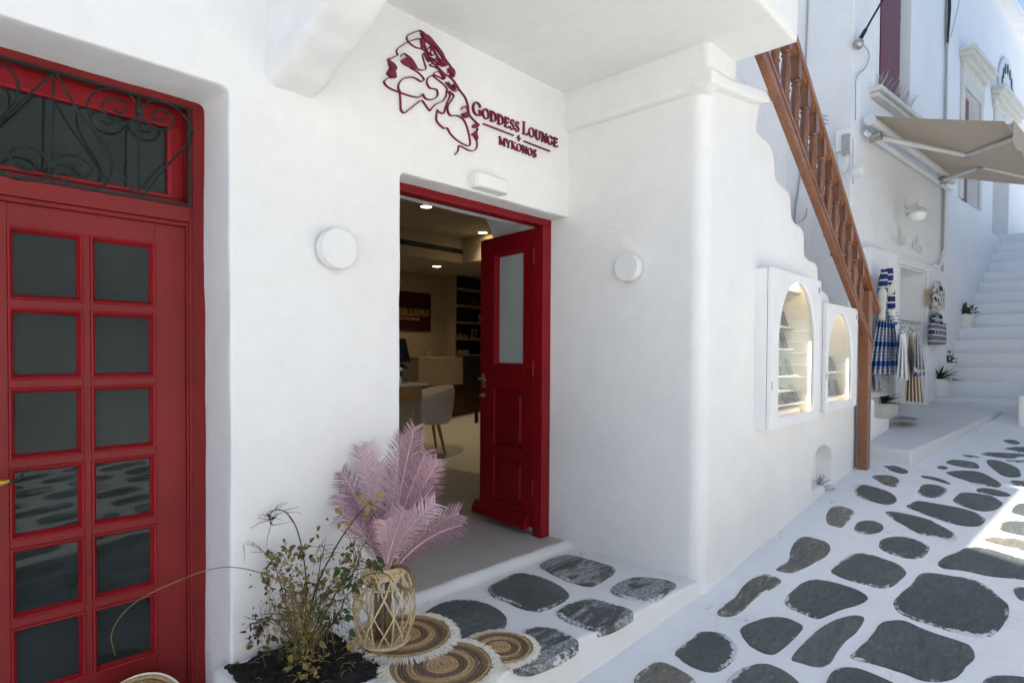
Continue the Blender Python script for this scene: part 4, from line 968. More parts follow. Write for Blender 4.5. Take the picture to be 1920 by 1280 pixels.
# ------------------------------------------------------------------ wicker lantern vase
vc = V((1.487, 2.125, 0.236))
def lantern():
    t = thing('wicker_lantern', 'bulbous pale wicker lantern with a glass cylinder and rope handle', 'lantern', vc)
    H = 0.315
    def R(h):
        k = h/H
        return 0.09+(0.128-0.09)*math.sin(min(1, k/0.45)*PI/2) if k < 0.45 else 0.128-(0.128-0.078)*((k-0.45)/0.55)**1.9
    for s in (1, -1):
        for i in range(10):
            a0 = 2*PI*i/10; L = []
            for j in range(17):
                k = j/16; a = a0+s*k*1.35; r = R(k*H)+(0.002 if s > 0 else -0.002)
                L.append(vc+V((r*math.cos(a), r*math.sin(a), k*H)))
            MB().tube(L, 0.0042, 6, flat=0.55).build('cane', M_WICKER, t, smooth=180)
    for i in range(9):
        a = 2*PI*i/9+0.2
        MB().tube([vc+V((R(k/14*H)*1.01*math.cos(a), R(k/14*H)*1.01*math.sin(a), k/14*H)) for k in range(15)], 0.003, 6).build('cane', M_WICKER, t, smooth=180)
    def ring(h, r, n=1, w=0.005, m=M_WICKER, nm='ring'):
        for q in range(n):
            MB().tube([vc+V((r*math.cos(a), r*math.sin(a), h+q*w*1.7)) for a in [2*PI*i/36 for i in range(36)]], w, 6, closed=True).build(nm, m, t, smooth=180)
    ring(0.004, 0.095, 2); ring(H-0.03, 0.083, 3, 0.0045); ring(H, 0.077, 2, 0.005); ring(0.012, 0.102, 1); ring(0.25, 0.103, 1, 0.003)
    w = MB()
    for i in range(60):
        a = 2*PI*i/60; w.tube([vc+V((0.083*math.cos(a), 0.083*math.sin(a), H-0.032)), vc+V((0.085*math.cos(a+.1), 0.085*math.sin(a+.1), H-0.018)), vc+V((0.079*math.cos(a), 0.079*math.sin(a), H+0.006))], 0.0025, 4)
    w.build('binding', M_WICKER, t, kind='stuff')
    MB().lathe([(0, 0), (0.092, 0), (0.092, 0.008), (0, 0.008)], vc+V((0, 0, 0.002)), 28).build('base', M_WICKER, t)
    g = MB(); g.lathe([(0.062, 0.01), (0.062, 0.27), (0.059, 0.27), (0.059, 0.014), (0, 0.014)], vc, 28); g.build('glass_cylinder', M_GLASSC, t, smooth=40)
    bn = MB()
    rs = random.Random(9)
    for i in range(16):
        a = rs.random()*2*PI; r = rs.uniform(0.02, 0.05); x, y = r*math.cos(a), r*math.sin(a)
        bn.tube([vc+V((x, y, 0.016)), vc+V((x*0.9, y*0.9, rs.uniform(0.15, 0.30)))], 0.006, 6)
    bn.build('stalks', M_ROPE, t, smooth=180, kind='stuff')
    for i, a in enumerate((-2.3, 0.15)):
        c = vc+V((0.09*math.cos(a), 0.09*math.sin(a), H-0.01))
    e0 = vc+V((0.082*RGT.x, 0.082*RGT.y, H-0.02)); 
    hp = [dep(767, 1106, 2.42), dep(774, 1092, 2.40), dep(772, 1075, 2.40), dep(764, 1064, 2.42), dep(752, 1060, 2.46)]
    hp = [dep(746, 1095, 2.44), dep(756, 1103, 2.40), dep(770, 1104, 2.39), dep(776, 1097, 2.40), dep(774, 1083, 2.42), dep(766, 1069, 2.45), dep(752, 1061, 2.50), dep(735, 1064, 2.54)]
    MB().tube(smooth_line(hp, 5), 0.0075, 8).build('handle', M_ROPE, t, smooth=180)
    hp2 = [dep(668, 1098, 2.5), dep(676, 1084, 2.44), dep(700, 1074, 2.41), dep(725, 1076, 2.40), dep(738, 1090, 2.40)]
    MB().tube(smooth_line(hp2, 5), 0.0028, 6).build('wire', M_ROPE, t, smooth=180)
lantern()

# ------------------------------------------------------------------ pink dyed palm fronds
def palms():
    t = thing('palm_bunch', 'bunch of dusty pink dyed palm fronds standing in the wicker lantern', 'dried palm', vc+V((0, 0, 0.28)))
    B = vc+V((0.0, 0, 0.29))
    bx_, by_ = 732, 1078
    F = [((690, 832), 2.78, 6), ((676, 838), 2.80, 4), ((640, 885), 2.74, -14), ((634, 925), 2.70, -18), ((640, 962), 2.62, -20), ((655, 985), 2.52, -16), ((712, 866), 2.76, 0), ((730, 880), 2.70, 2),
         ((754, 815), 2.66, 6), ((778, 798), 2.62, 4), ((800, 845), 2.56, 8), ((812, 862), 2.66, 6), ((822, 864), 2.52, 8), ((814, 910), 2.46, 10), ((817, 942), 2.40, 12), ((861, 962), 2.52, 14), ((868, 984), 2.44, 16),
         ((760, 955), 2.30, 4), ((722, 975), 2.32, -6), ((665, 930), 2.70, -12), ((700, 965), 2.46, -8)]
    rs = random.Random(11)
    for fi, ((tx, ty), d, bow) in enumerate(F):
        tip = dep(tx, ty, d)
        mid = (B+tip)/2+V((0, 0, 0.03+abs(bow)*0.0022))+RGT*(-bow*0.0012)
        base = B+V((rs.uniform(-.02, .02), rs.uniform(-.02, .02), rs.uniform(-0.05, 0)))
        ax = []
        n = 28
        for i in range(n+1):
            k = i/n; ax.append(base*(1-k)**2+mid*2*k*(1-k)+tip*k*k)
        L = (tip-base).length
        fr = MB(); fr.tube(ax, [0.0038*(1-0.75*i/n) for i in range(n+1)], 5)
        frond = fr.build('frond', M_PALMR, t, smooth=180)
        lf = MB(); nl = int(L/0.0072)
        vd = (tip-V((0, 0, CZ))).normalized()
        for i in range(nl):
            k = 0.16+0.84*i/nl; q = k*n; i0 = min(n-1, int(q)); p = ax[i0].lerp(ax[i0+1], q-i0); tg = (ax[i0+1]-ax[i0]).normalized()
            side = tg.cross(vd).normalized()
            env = math.sin(min(1, (k-0.10)/0.35)*PI/2)*(1 if k < 0.8 else 1-0.45*(k-0.8)/0.2)
            ll = 0.098*env*rs.uniform(0.8, 1.1)*min(1.0, L/0.36+0.1)
            for sg in (1, -1):
                d2 = (tg*rs.uniform(0.72, 0.98)+side*sg*rs.uniform(0.72, 0.95)-vd*rs.uniform(0.05, 0.55)+V((rs.uniform(-.07, .07), rs.uniform(-.07, .07), rs.uniform(-.1, .04)))).normalized()
                e = p+d2*ll+V((0, 0, -0.05*ll)); mdl = p+d2*ll*0.5+V((0, 0, 0.01*ll))
                if e.y > 2.43 and e.x < 1.80: e.y = 2.43
                wv = d2.cross(vd).normalized()*0.0014
                lf.add([p-wv*0.7, p+wv*0.7, mdl+wv, mdl-wv, e], [(0, 1, 2, 3), (3, 2, 4)])
        lf.build('leaflets', M_PALM, frond, recalc=False, kind='stuff')
palms()

# ------------------------------------------------------------------ withered vine plant in the soil
def leaf_shape(mb, p, d, up, L, W, curl=0.3, fold=0.25):
    d = d.normalized(); s = d.cross(up)
    if s.length < 1e-4: s = d.orthogonal()
    s.normalize(); u = s.cross(d).normalized()
    pr = [(0, 0.05), (0.2, 0.75), (0.42, 1.0), (0.7, 0.65), (1.0, 0.03)]
    vs = []
    for k, w in pr:
        c = p+d*(k*L)-u*(curl*L*k*k)
        vs += [c+s*(w*W/2)+u*(fold*w*W/2), c, c-s*(w*W/2)+u*(fold*w*W/2)]
    fs = []
    for i in range(4): a = i*3; fs += [(a, a+1, a+4, a+3), (a+1, a+2, a+5, a+4)]
    mb.add(vs, fs)
def vine():
    t = thing('withered_plant', 'half withered leafy plant growing out of the soil by the wall', 'plant', onZ(560, 1245, 0.21))
    rs = random.Random(21)
    S_ = [([(560,1245,2.42),(570,1180,2.42),(574,1110,2.43),(570,1050,2.45),(556,990,2.48),(536,960,2.5),(515,956,2.5),(505,966,2.48),(508,984,2.46)], .0035, M_STEM),
          ([(568,1245,2.40),(585,1130,2.38),(606,1070,2.37),(640,1008,2.36),(672,964,2.34),(692,942,2.33)], .0045, M_STEM),
          ([(692,942,2.33),(700,962,2.36),(712,985,2.4)], .002, M_STEM),
          ([(575,1200,2.40),(548,1112,2.38),(500,1078,2.35),(440,1063,2.32),(390,1068,2.28),(330,1090,2.22),(270,1118,2.18),(228,1152,2.14),(209,1188,2.12),(212,1212,2.11),(216,1228,2.11)], .0024, M_STRAW),
          ([(560,1220,2.42),(535,1130,2.44),(515,1060,2.46),(490,1030,2.46),(450,1015,2.45)], .0025, M_STRAW),
          ([(572,1230,2.38),(625,1120,2.34),(655,1070,2.34),(668,1045,2.36),(660,1020,2.4),(652,1000,2.42)], .003, M_STEM),
          ([(575,1215,2.38),(610,1110,2.36),(650,1075,2.33),(690,1063,2.30),(718,1062,2.30)], .0025, M_STEM),
          ([(555,1215,2.4),(520,1165,2.4),(492,1160,2.38),(478,1168,2.36),(476,1180,2.35)], .0035, M_STEM),
          ([(560,1200,2.4),(545,1160,2.4),(515,1150,2.4),(490,1152,2.38)], .003, M_STEM),
          ([(580,1230,2.35),(625,1165,2.30),(640,1140,2.28),(650,1115,2.28),(690,1088,2.26)], .0035, M_STEM),
          ([(572,1240,2.38),(600,1150,2.34),(620,1130,2.32),(655,1120,2.3)], .003, M_STEM),
          ([(575,1225,2.4),(592,1120,2.42),(600,1060,2.46),(607,1030,2.48),(600,1020,2.48)], .0025, M_STEM),
          ([(560,1235,2.4),(556,1180,2.38),(550,1140,2.37),(546,1110,2.37)], .0055, M_STRAW), ([(556,1250,2.36),(552,1200,2.35),(551,1150,2.36)], .006, M_STRAW), ([(560,1250,2.38),(566,1215,2.36),(575,1180,2.35)], .006, M_STEM),
          ([(600,1120,2.36),(640,1100,2.34),(668,1062,2.33),(676,1030,2.34),(686,1018,2.34)], .003, M_STEM)]
    nodes = []
    for pts, r, m in S_:
        L = smooth_line([dep(*p) for p in pts], 5); n = len(L)
        MB().tube(L, [r*(1-0.6*i/n) for i in range(n)], 6).build('stem', m, t, smooth=180)
        if m is M_STEM or pts[-1][0] > 300: nodes += L
    tw = MB(); tw2 = MB()
    for i in range(230):
        p = rs.choice(nodes[:]); 
        if p.x < 1.0: continue
        L = [p]; d = V((rs.uniform(-1, 1), rs.uniform(-1, 0.4), rs.uniform(-0.8, 0.9))).normalized()
        for k in range(5):
            d = (d+V((rs.uniform(-.6, .6), rs.uniform(-.5, .3), rs.uniform(-.7, .45)))*0.6).normalized(); p = p+d*rs.uniform(0.008, 0.022)
            if p.y > 2.43: p.y = 2.43
            L.append(p)
        (tw if i % 2 else tw2).tube(L, [0.0014, 0.0013, 0.0012, 0.001, 0.0008, 0.0006], 4)
    # straw tangle
    for i in range(260):
        p = dep(rs.gauss(562, 34), rs.gauss(1130, 28), rs.uniform(2.26, 2.45)); L = [p]
        d = V((rs.uniform(-.6, .6), rs.uniform(-.4, .3), rs.uniform(-1, -0.1))).normalized()
        for k in range(5): d = (d+V((rs.uniform(-.3, .3), rs.uniform(-.3, .3), -0.15))).normalized(); p = p+d*rs.uniform(0.012, 0.028); L.append(p)
        tw2.tube(L, 0.0008, 3)
    tw.build('twigs', M_STEM, t, kind='stuff'); tw2.build('twigs', M_STRAW, t, kind='stuff')
    groups = [((512,1050),26,40,M_LEAFO,2.45), ((535,1030),22,30,M_LEAFO,2.46), ((560,1095),40,70,M_LEAFO,2.40), ((500,1085),22,26,M_LEAFO,2.42), ((545,1060),30,30,M_LEAFY,2.42), ((605,1105),34,60,M_LEAFO,2.37), ((630,1100),20,26,M_LEAFY,2.35),
              ((655,1060),26,50,M_LEAFO,2.33), ((662,1090),22,34,M_LEAFG,2.30), ((640,1075),16,18,M_LEAFG,2.3), ((555,1160),45,80,M_LEAFO,2.36), ((600,1150),30,44,M_LEAFG,2.33), ((485,1165),14,22,M_LEAFD,2.37), ((478,1185),12,16,M_LEAFD,2.35), ((570,1190),30,46,M_LEAFY,2.33),
              ((585,1210),30,40,M_LEAFO,2.32), ((540,1210),26,36,M_LEAFG,2.34), ((580,1250),24,30,M_LEAFY,2.30), ((470,1205),14,9,M_LEAFO,2.42), ((500,1200),14,12,M_LEAFO,2.4), ((625,1165),16,18,M_LEAFD,2.3), ((645,1150),12,12,M_LEAFG,2.28), ((655,1185),9,10,M_LEAFG,2.27), ((660,1205),7,6,M_LEAFY,2.27),
              ((668,1120),14,16,M_LEAFY,2.27), ((700,1090),16,12,M_LEAFO,2.3), ((712,1062),7,14,M_LEAFG,2.40), ((690,945),16,10,M_LEAFY,2.32), ((680,935),8,6,M_LEAFY,2.33), ((506,972),6,8,M_LEAFD,2.48), ((575,1025),10,9,M_LEAFO,2.45), ((600,1045),10,9,M_LEAFY,2.44), ((655,1025),10,8,M_LEAFD,2.4), ((555,1130),50,50,M_LEAFD,2.38)]
    for (cx, cy), sp, n, m, d in groups:
        mb = MB()
        for i in range(n):
            p = dep(rs.gauss(cx, sp*0.55), rs.gauss(cy, sp*0.55), d+rs.uniform(-0.07, 0.05))
            if p.y > 2.42: p.y = 2.42
            L = rs.uniform(0.011, 0.032)
            dd = V((rs.uniform(-1, 1), rs.uniform(-1, .6), rs.uniform(-1.2, .5)))
            leaf_shape(mb, p, dd, V((rs.uniform(-1, 1), rs.uniform(-1, 1), 0.5)), L, L*rs.uniform(0.35, 0.7), rs.uniform(-.2, .9), rs.uniform(0.1, 0.9))
        mb.build('foliage', m, t, smooth=180, recalc=False, kind='stuff')
    big = [(640,1068,2.29,.055,M_LEAFG,-0.5), (628,952,2.40,.045,M_LEAFY,-.3), (600,985,2.42,.035,M_LEAFO,-.9), (611,970,2.42,.02,M_LEAFO,-1), (595,1000,2.43,.03,M_LEAFO,-1), (680,930,2.33,.045,M_LEAFY,.2), (704,930,2.32,.045,M_LEAFY,.1), (715,940,2.33,.03,M_LEAFO,-.4), (655,985,2.4,.035,M_LEAFY,.1), (640,980,2.4,.04,M_LEAFY,-.2),
           (578,1028,2.44,.04,M_LEAFO,.1), (588,1040,2.44,.035,M_LEAFG,-.4), (592,1052,2.42,.04,M_LEAFY,.3), (490,1180,2.35,.06,M_LEAFD,-1.2), (480,1172,2.36,.05,M_LEAFD,-1), (650,1150,2.28,.05,M_LEAFG,-.7), (655,1180,2.27,.05,M_LEAFG,-1), (660,1205,2.26,.05,M_LEAFY,-1.2), (475,1016,2.45,.018,M_LEAFY,-.4), (528,1260,2.31,.05,M_LEAFY,.2), (560,1265,2.28,.05,M_LEAFY,-.5), (575,1240,2.29,.06,M_LEAFY,-1), (548,1225,2.3,.06,M_LEAFY,-1.2), (600,1200,2.3,.05,M_LEAFY,-1.0), (462,1212,2.42,.02,M_LEAFY,-1), (503,1110,2.4,.03,M_LEAFG,-.4), (690,1045,2.3,.05,M_LEAFD,-.8), (560,1140,2.34,.045,M_LEAFO,.6), (720,1055,2.40,.05,M_LEAFG,.3), (706,1070,2.39,.05,M_LEAFG,.1)]
    for px, py, d, L, m, dz in big:
        mb = MB(); a = rs.uniform(-1, 1)
        leaf_shape(mb, dep(px, py, d), RGT*a+V((0, 0, dz)), FWD*-1+V((0, 0, .4)), L*0.85, L*0.45, 0.5, 0.5)
        mb.build('leaf', m, t, smooth=180, recalc=False)
vine()

# ================================================================== INSIDE THE SHOP
room = thing('shop_interior', 'dim beige shop room behind the open crimson door', 'room', (3.5, 5.0, 0.23))
MB().box(1.40, 6.9, 2.452, 8.1, 0.0, 0.230).build('floor', M_FLOOR, room); MB().box(6.9, 9.2, 6.3, 8.1, 0.0, 0.230).build('floor', M_FLOOR, room)
YB = 8.0
MB().box(1.3, 9.3, YB, YB+0.1, 0.2, 3.3).build('back_wall', M_INW, room); MB().box(1.3, 1.4, 2.88, YB, 0.2, 3.3).build('side_wall', M_INW, room)
MB().box(6.9, 7.0, 2.6, 6.3, 0.2, 3.3).build('side_wall', M_INW, room); MB().box(9.2, 9.3, 6.3, YB, 0.2, 3.3).build('side_wall', M_INW, room); MB().box(6.9, 9.3, 6.2, 6.3, 0.2, 3.3).build('side_wall', M_INW, room); MB().box(1.3, 9.3, 2.88, YB+0.1, 3.13, 3.25).build('ceiling', M_INC, room)
ys_ = 6.64
MB().box(1.4, 9.2, ys_, YB, 2.77, 3.13).build('soffit', M_INC, room); MB().box(6.0, 6.9, 2.95, ys_-0.002, 2.772, 3.13).build('soffit', M_INC, room)
a = onY(700, 440, ys_-0.004); b = onY(868, 478, ys_-0.004)
zt = onY(800, 459, ys_).z
MB().box(1.6, b.x, ys_-0.006, ys_+0.02, zt-0.05, zt+0.02).build('air_slot', M_TEAL, room)
# arched reveal beside the door
m = MB(); Xa = 3.165
q = [(905, 360), (905, 395), (912, 412), (919, 428), (925, 444), (930, 470), (932, 520)]
pl = [onX(*p, Xa) for p in q]
pr = [(p.y, p.z) for p in pl]+[(pl[-1].y, 0.2), (2.7, 0.2), (2.7, pl[0].z)]
m.prism([(Xa, y, z) for y, z in pr], (0.3, 0, 0)); m.build('arched_reveal', M_WALL, room)
m = MB(); m.box(3.166, 7.0, 2.88, 2.95, 0.2, 3.25); m.build('front_wall', M_INW, room)
for (px, py), z in (((799, 387), 3.128), ((905, 436), 3.128), ((819, 499), 2.768)):
    c = onZ(px, py, z); t = thing('ceiling_light', {387: 'warm ceiling spotlight nearest the shop doorway', 436: 'warm ceiling spotlight just above the open door leaf', 499: 'warm spotlight in the lower ceiling over the burgundy panel'}[py], 'ceiling light', c, 'warm recessed ceiling spotlights')
    MB().lathe([(0, -0.004), (0.062, -0.004), (0.062, 0.003), (0, 0.003)], c, 24).build('lens', M_DOWN, t); MB().lathe([(0.062, 0.003), (0.062, -0.006), (0.074, -0.006), (0.076, 0.003)], c, 24).build('trim', M_INC, t)
    ld = bpy.data.lights.new('spot', 'SPOT'); ld.energy = 10; ld.color = (1.0, 0.74, 0.42); ld.spot_size = math.radians(120); ld.spot_blend = 0.8; ld.shadow_soft_size = 0.06
    lo = bpy.data.objects.new('lamp_glow', ld); COL.objects.link(lo); lo.location = c-V((0, 0, 0.02)); lo.parent = t; lo.matrix_parent_inverse = Matrix.Translation(-c)
# burgundy panel with gold lettering
yb = YB-0.035
p0 = onY(690, 546, yb); p1 = onY(808, 552, yb); zt = onY(780, 548, yb).z; zb = onY(780, 619, yb).z
t = thing('inner_sign', 'burgundy panel with gold lettering on the back wall of the shop', 'sign', (p1.x, YB, zb))
MB().box(p0.x, p1.x, yb, YB-0.002, zb, zt).build('panel', M_SIGN, t)
fw2 = lambda x, z, d: V((x, yb-d, z))
la = onY(718, 585, yb); lb = onY(805, 586, yb); zl = onY(780, 589, yb).z
word(caps('GODDESS LOUNGE', ()), la.x, lb.x, zl, 0.085, 1, t, fw2, M_GOLD)
la = onY(746, 598, yb); lb = onY(787, 598, yb); word(caps('MYKONOS', ()), la.x, lb.x, onY(768, 600, yb).z, 0.05, 1, t, fw2, M_GOLD)
la = onY(730, 592, yb); lb = onY(802, 592, yb); zl = onY(770, 590.5, yb).z; MB().ribbon([(la.x, zl), (lb.x, zl)], 0.012, fw2, -0.002, 0.006).build('line', M_GOLD, t)
# shelf unit
yS = YB-0.30
x0 = onY(856, 560, yS).x; x1 = onY(930, 560, yS).x; zs = [onY(885, y, yS).z for y in (505, 542, 573, 603.5, 634, 664)]
t = thing('shelf_unit', 'beige built-in shelf unit with boxes at the back of the shop', 'shelf unit', (x0, YB, 0.23))
MB().box(x0-0.03, x0, yS, YB, 0.23, 2.77).build('side_panel', M_INW, t)
MB().box(x0, x1+0.6, YB-0.012, YB-0.003, 1.2, 2.77).build('back_panel', M_DARK, t)
for z in zs[1:]: MB().box(x0, x1+0.6, yS, YB-0.012, z-0.03, z).build('shelf', M_INW, t)
def shop_item(nm, label, cat, px, py, w, h, mat, d=0.16):
    p = onY(px, py, yS+0.05); k = min(range(1, 6), key=lambda i: abs(zs[i]-p.z)); z = zs[k]+0.002
    o = MB().box(p.x-w/2, p.x+w/2, yS+0.05, yS+0.05+d, z, z+h).build(nm, mat, bevel=0.004)
    return tag(o, label, cat)
M_RBOX = mk('red_box_card', (0.16, 0.015, 0.02), 0.6, 0.1, 8); M_CREAM = mk('cream_card', (0.5, 0.42, 0.28), 0.7, 0.1, 8)
shop_item('box', 'dark teal box on the topmost shelf at the back of the shop', 'box', 880, 540, 0.36, 0.26, M_TEAL)
shop_item('box', 'red box on the second shelf from the top of the shop shelf unit', 'box', 892, 572, 0.16, 0.15, M_RBOX); shop_item('box', 'dark teal box left of the red box in the shop', 'box', 866, 572, 0.17, 0.22, M_TEAL)
shop_item('box', 'wide dark teal box on the shelf under the red box', 'box', 874, 603, 0.3, 0.20, M_TEAL); shop_item('bottle', 'slim cream bottle at the right end of the middle shelf', 'bottle', 902, 603, 0.045, 0.15, M_CREAM, 0.05)
shop_item('candle', 'small orange candle on the shelf beside the framed picture', 'candle', 863, 634, 0.07, 0.08, M_ORANGE, 0.07); shop_item('candle', 'wider orange candle beside the framed picture', 'candle', 874, 634, 0.1, 0.06, M_ORANGE, 0.07)
p = onY(890, 634, yS+0.05); t = thing('picture_frame', 'small cream picture frame with red picture on the shop shelf', 'picture frame', (p.x, yS, zs[4]))
MB().box(p.x-0.06, p.x+0.06, yS+0.06, yS+0.075, zs[4]+0.002, zs[4]+0.16).build('frame', M_CREAM, t); MB().box(p.x-0.04, p.x+0.04, yS+0.055, yS+0.062, zs[4]+0.02, zs[4]+0.14).build('picture', M_RBOX, t)
shop_item('box', 'cream box on the lowest shelf under the orange candles', 'box', 870, 664, 0.22, 0.07, M_CREAM)
# counter with walnut back, desk, lamp, chair
dC = 9.1
def blk(nm, mat, par, q0, q1, dd, thick, bev=0.004):
    a = dep(q0[0], q0[1], dd); b = dep(q1[0], q1[1], dd)
    ym = (a.y+b.y)/2
    a = onY(*q0, ym); b = onY(*q1, ym)
    return MB().box(a.x, b.x, ym, ym+thick, min(a.z, b.z), max(a.z, b.z)).build(nm, mat, par, bevel=bev)
c = dep(830, 700, dC); t = thing('counter', 'long shop counter with a pale front and dark walnut base', 'counter', (c.x, c.y, 0.23))
a = onY(785, 669, 7.15); b = onY(868, 720, 7.15)
MB().box(a.x, b.x, 7.15, 7.6, b.z, a.z).build('top_panel', M_INW, t, bevel=0.004); MB().box(b.x, b.x+0.55, 7.2, 7.6, b.z, a.z-0.01).build('top_panel', M_DARK, t, bevel=0.004)
MB().box(a.x+0.15, b.x+1.2, 7.25, 7.6, 0.231, b.z).build('base', M_WALNUT, t, bevel=0.004)
p = onY(805, 668, 7.3); o = MB().lathe([(0.05, 0), (0.07, 0.1), (0.06, 0.1), (0.045, 0.01), (0, 0.01)], (p.x, 7.35, a.z+0.002), 14).build('flower_bowl', M_CREAM, smooth=40); tag(o, 'small cream bowl standing on the pale shop counter', 'bowl')
Yk = 4.95
a = onY(700, 727, Yk); b = onY(797, 727, Yk)
t = thing('desk', 'reception desk of oak and beige panels just inside the shop', 'desk', (b.x, Yk, 0.23))
MB().box(a.x, b.x+0.03, Yk-0.02, Yk+0.6, a.z, a.z+0.025).build('desk_top', M_CASE, t, bevel=0.004)
MB().box(a.x, b.x-0.04, Yk, Yk+0.55, a.z-0.16, a.z).build('drawer_front', M_OAK, t, bevel=0.004); MB().box(a.x, b.x-0.05, Yk+0.01, Yk+0.55, 0.231, a.z-0.16).build('front_panel', M_INW, t, bevel=0.004)
zt = a.z-0.22; xr = b.x-0.15
MB().box(a.x, xr, Yk+0.004, Yk+0.012, zt, zt+0.006).build('gold_line', M_GOLD, t); MB().box(xr-0.006, xr, Yk+0.004, Yk+0.012, 0.35, zt).build('gold_line', M_GOLD, t)
lp = onY(750, 722, Yk+0.3); zd = a.z+0.026
t = thing('table_lamp', 'table lamp with a dark teal shade and glass foot on the shop desk', 'lamp', (lp.x, lp.y, zd))
MB().lathe([(0.085, 0), (0.085, 0.03), (0.06, 0.035), (0.06, 0.06), (0.03, 0.07), (0.045, 0.10), (0.09, 0.13), (0.09, 0.16), (0.03, 0.19), (0.02, 0.23)], (lp.x, lp.y, zd), 20).build('foot', M_STEEL, t, smooth=40)
MB().lathe([(0.11, 0.22), (0.06, 0.46), (0.057, 0.46), (0.107, 0.22)], (lp.x, lp.y, zd), 24).build('lamp_shade', M_TEAL, t, smooth=40)
# chair: curved shell back
cc = dep(800, 790, 7.2); cc.z = 0.23
t = thing('chair', 'white curved shell chair with wooden legs behind the shop desk', 'chair', cc)
m = MB(); R_, n = 0.29, 22
vs = []; 
for k, (h, r) in enumerate(((0.40, 0.26), (0.44, 0.29), (0.62, 0.32), (0.80, 0.33), (0.84, 0.315), (0.80, 0.295), (0.62, 0.285), (0.46, 0.26))):
    for i in range(n):
        an = -PI*0.75+1.5*PI*i/(n-1)-0.35; hh = h-(0.16*(abs(i-(n-1)/2)/((n-1)/2))**2 if 0.5 < h else 0)
        vs.append(cc+V((r*math.cos(an), r*math.sin(an), hh)))
fs = [(k*n+i, k*n+i+1, ((k+1) % 8)*n+i+1, ((k+1) % 8)*n+i) for k in range(8) for i in range(n-1)]
m.add(vs, fs); m.build('backrest', M_CLOTHW, t, smooth=60)
MB().lathe([(0, 0.40), (0.25, 0.40), (0.28, 0.43), (0.27, 0.47), (0, 0.48)], cc, 24).build('seat', M_CLOTHW, t, smooth=50)
for an in (-1.2, 0.4, 2.0, 3.6): MB().tube([cc+V((0.15*math.cos(an), 0.15*math.sin(an), 0.40)), cc+V((0.26*math.cos(an), 0.26*math.sin(an), 0.002))], [0.022, 0.012], 8).build('leg', M_OAK, t, smooth=60)
c = dep(893, 818, 9.0); o = MB().lathe([(0, 0), (0.16, 0), (0.17, 0.01), (0.03, 0.03), (0.025, 0.4), (0.0, 0.4)], (c.x, c.y, 0.231), 20).build('stool_foot', M_BLACK, smooth=40); tag(o, 'round black stool foot on the shop floor by the door leaf', 'stool')

# ================================================================== STREET FRONT BEYOND
shop = thing('shop_building', 'tall white building with awning wall and stone-trimmed windows up the lane', 'building', S(-3.55, 0, 0.6))
def wall_cells(nm, mat, s0, s1, z0, z1, n0, n1, holes, par):
    ss = sorted({s0, s1, *[h[0] for h in holes], *[h[1] for h in holes]}); zz = sorted({z0, z1, *[h[2] for h in holes], *[h[3] for h in holes]})
    ss = [s for s in ss if s0 <= s <= s1]; zz = [z for z in zz if z0 <= z <= z1]
    solid = lambda i, j: 0 <= i < len(ss)-1 and 0 <= j < len(zz)-1 and not any(h[0] <= (ss[i]+ss[i+1])/2 <= h[1] and h[2] <= (zz[j]+zz[j+1])/2 <= h[3] for h in holes)
    m = MB(lambda p: S(p.x, p.y, p.z))
    for i in range(len(ss)-1):
        for j in range(len(zz)-1):
            if not solid(i, j): continue
            a, b, c, d = ss[i], ss[i+1], zz[j], zz[j+1]
            m.add([(a, n1, c), (b, n1, c), (b, n1, d), (a, n1, d)], [(0, 1, 2, 3)]); m.add([(a, n0, c), (b, n0, c), (b, n0, d), (a, n0, d)], [(3, 2, 1, 0)])
            if not solid(i-1, j): m.add([(a, n0, c), (a, n1, c), (a, n1, d), (a, n0, d)], [(0, 1, 2, 3)])
            if not solid(i+1, j): m.add([(b, n0, c), (b, n1, c), (b, n1, d), (b, n0, d)], [(3, 2, 1, 0)])
            if not solid(i, j-1): m.add([(a, n0, c), (b, n0, c), (b, n1, c), (a, n1, c)], [(0, 1, 2, 3)])
            if not solid(i, j+1): m.add([(a, n0, d), (b, n0, d), (b, n1, d), (a, n1, d)], [(3, 2, 1, 0)])
    bm = bmesh.new(); me = m.mesh(nm); bm.from_mesh(me); bmesh.ops.remove_doubles(bm, verts=bm.verts, dist=1e-4); bmesh.ops.recalc_face_normals(bm, faces=bm.faces); bm.to_mesh(me); bm.free()
    return link(nm, me, mat, par, bevel=0.012)
w1 = (-2.93, -1.78, 4.40, 6.45)
wall_cells('wall', M_FAR, -3.58, 0.0, -0.2, 7.77, -0.42, 0.0, [w1, (-2.02, -1.05, 0.3, 2.54)], shop)
sw = MB(); A = S(-3.58, -0.40, 0)
sw.prism([A+V((0, 0, -0.2)), A+V((0.35, 0, -0.2)), A+V((0.35, 3.5, -0.2)), A+V((0, 3.5, -0.2))], (0, 0, 7.97)); sw.build('side_wall', M_FAR, shop)
R0 = -0.12
w2 = shop_sz(1806, 162, R0); w2b = shop_sz(1832, 162, R0)
d2 = shop_sz(1860, 430, R0); d2b = shop_sz(1906, 430, R0)
w3 = shop_sz(1862, 165, R0); w3b = shop_sz(1915, 200, R0)
h2 = (w2[0], w2b[0]+0.15, 3.9, 5.62); hd = (d2[0], d2[0]+1.0, d2[1]-0.05, 5.0); h3 = (w3[0]+0.1, w3[0]+1.2, 5.02, 5.95)
zland = d2[1]-0.02
wall_cells('wall', M_FAR, 0.0, 9.5, -0.2, 7.78, -0.55, R0, [h2, hd], shop)
MB(lambda p: S(p.x, p.y, p.z)).box(-3.6, 9.5, -3.6, 0.04, 7.77, 7.95).build('roof', M_FAR, shop)
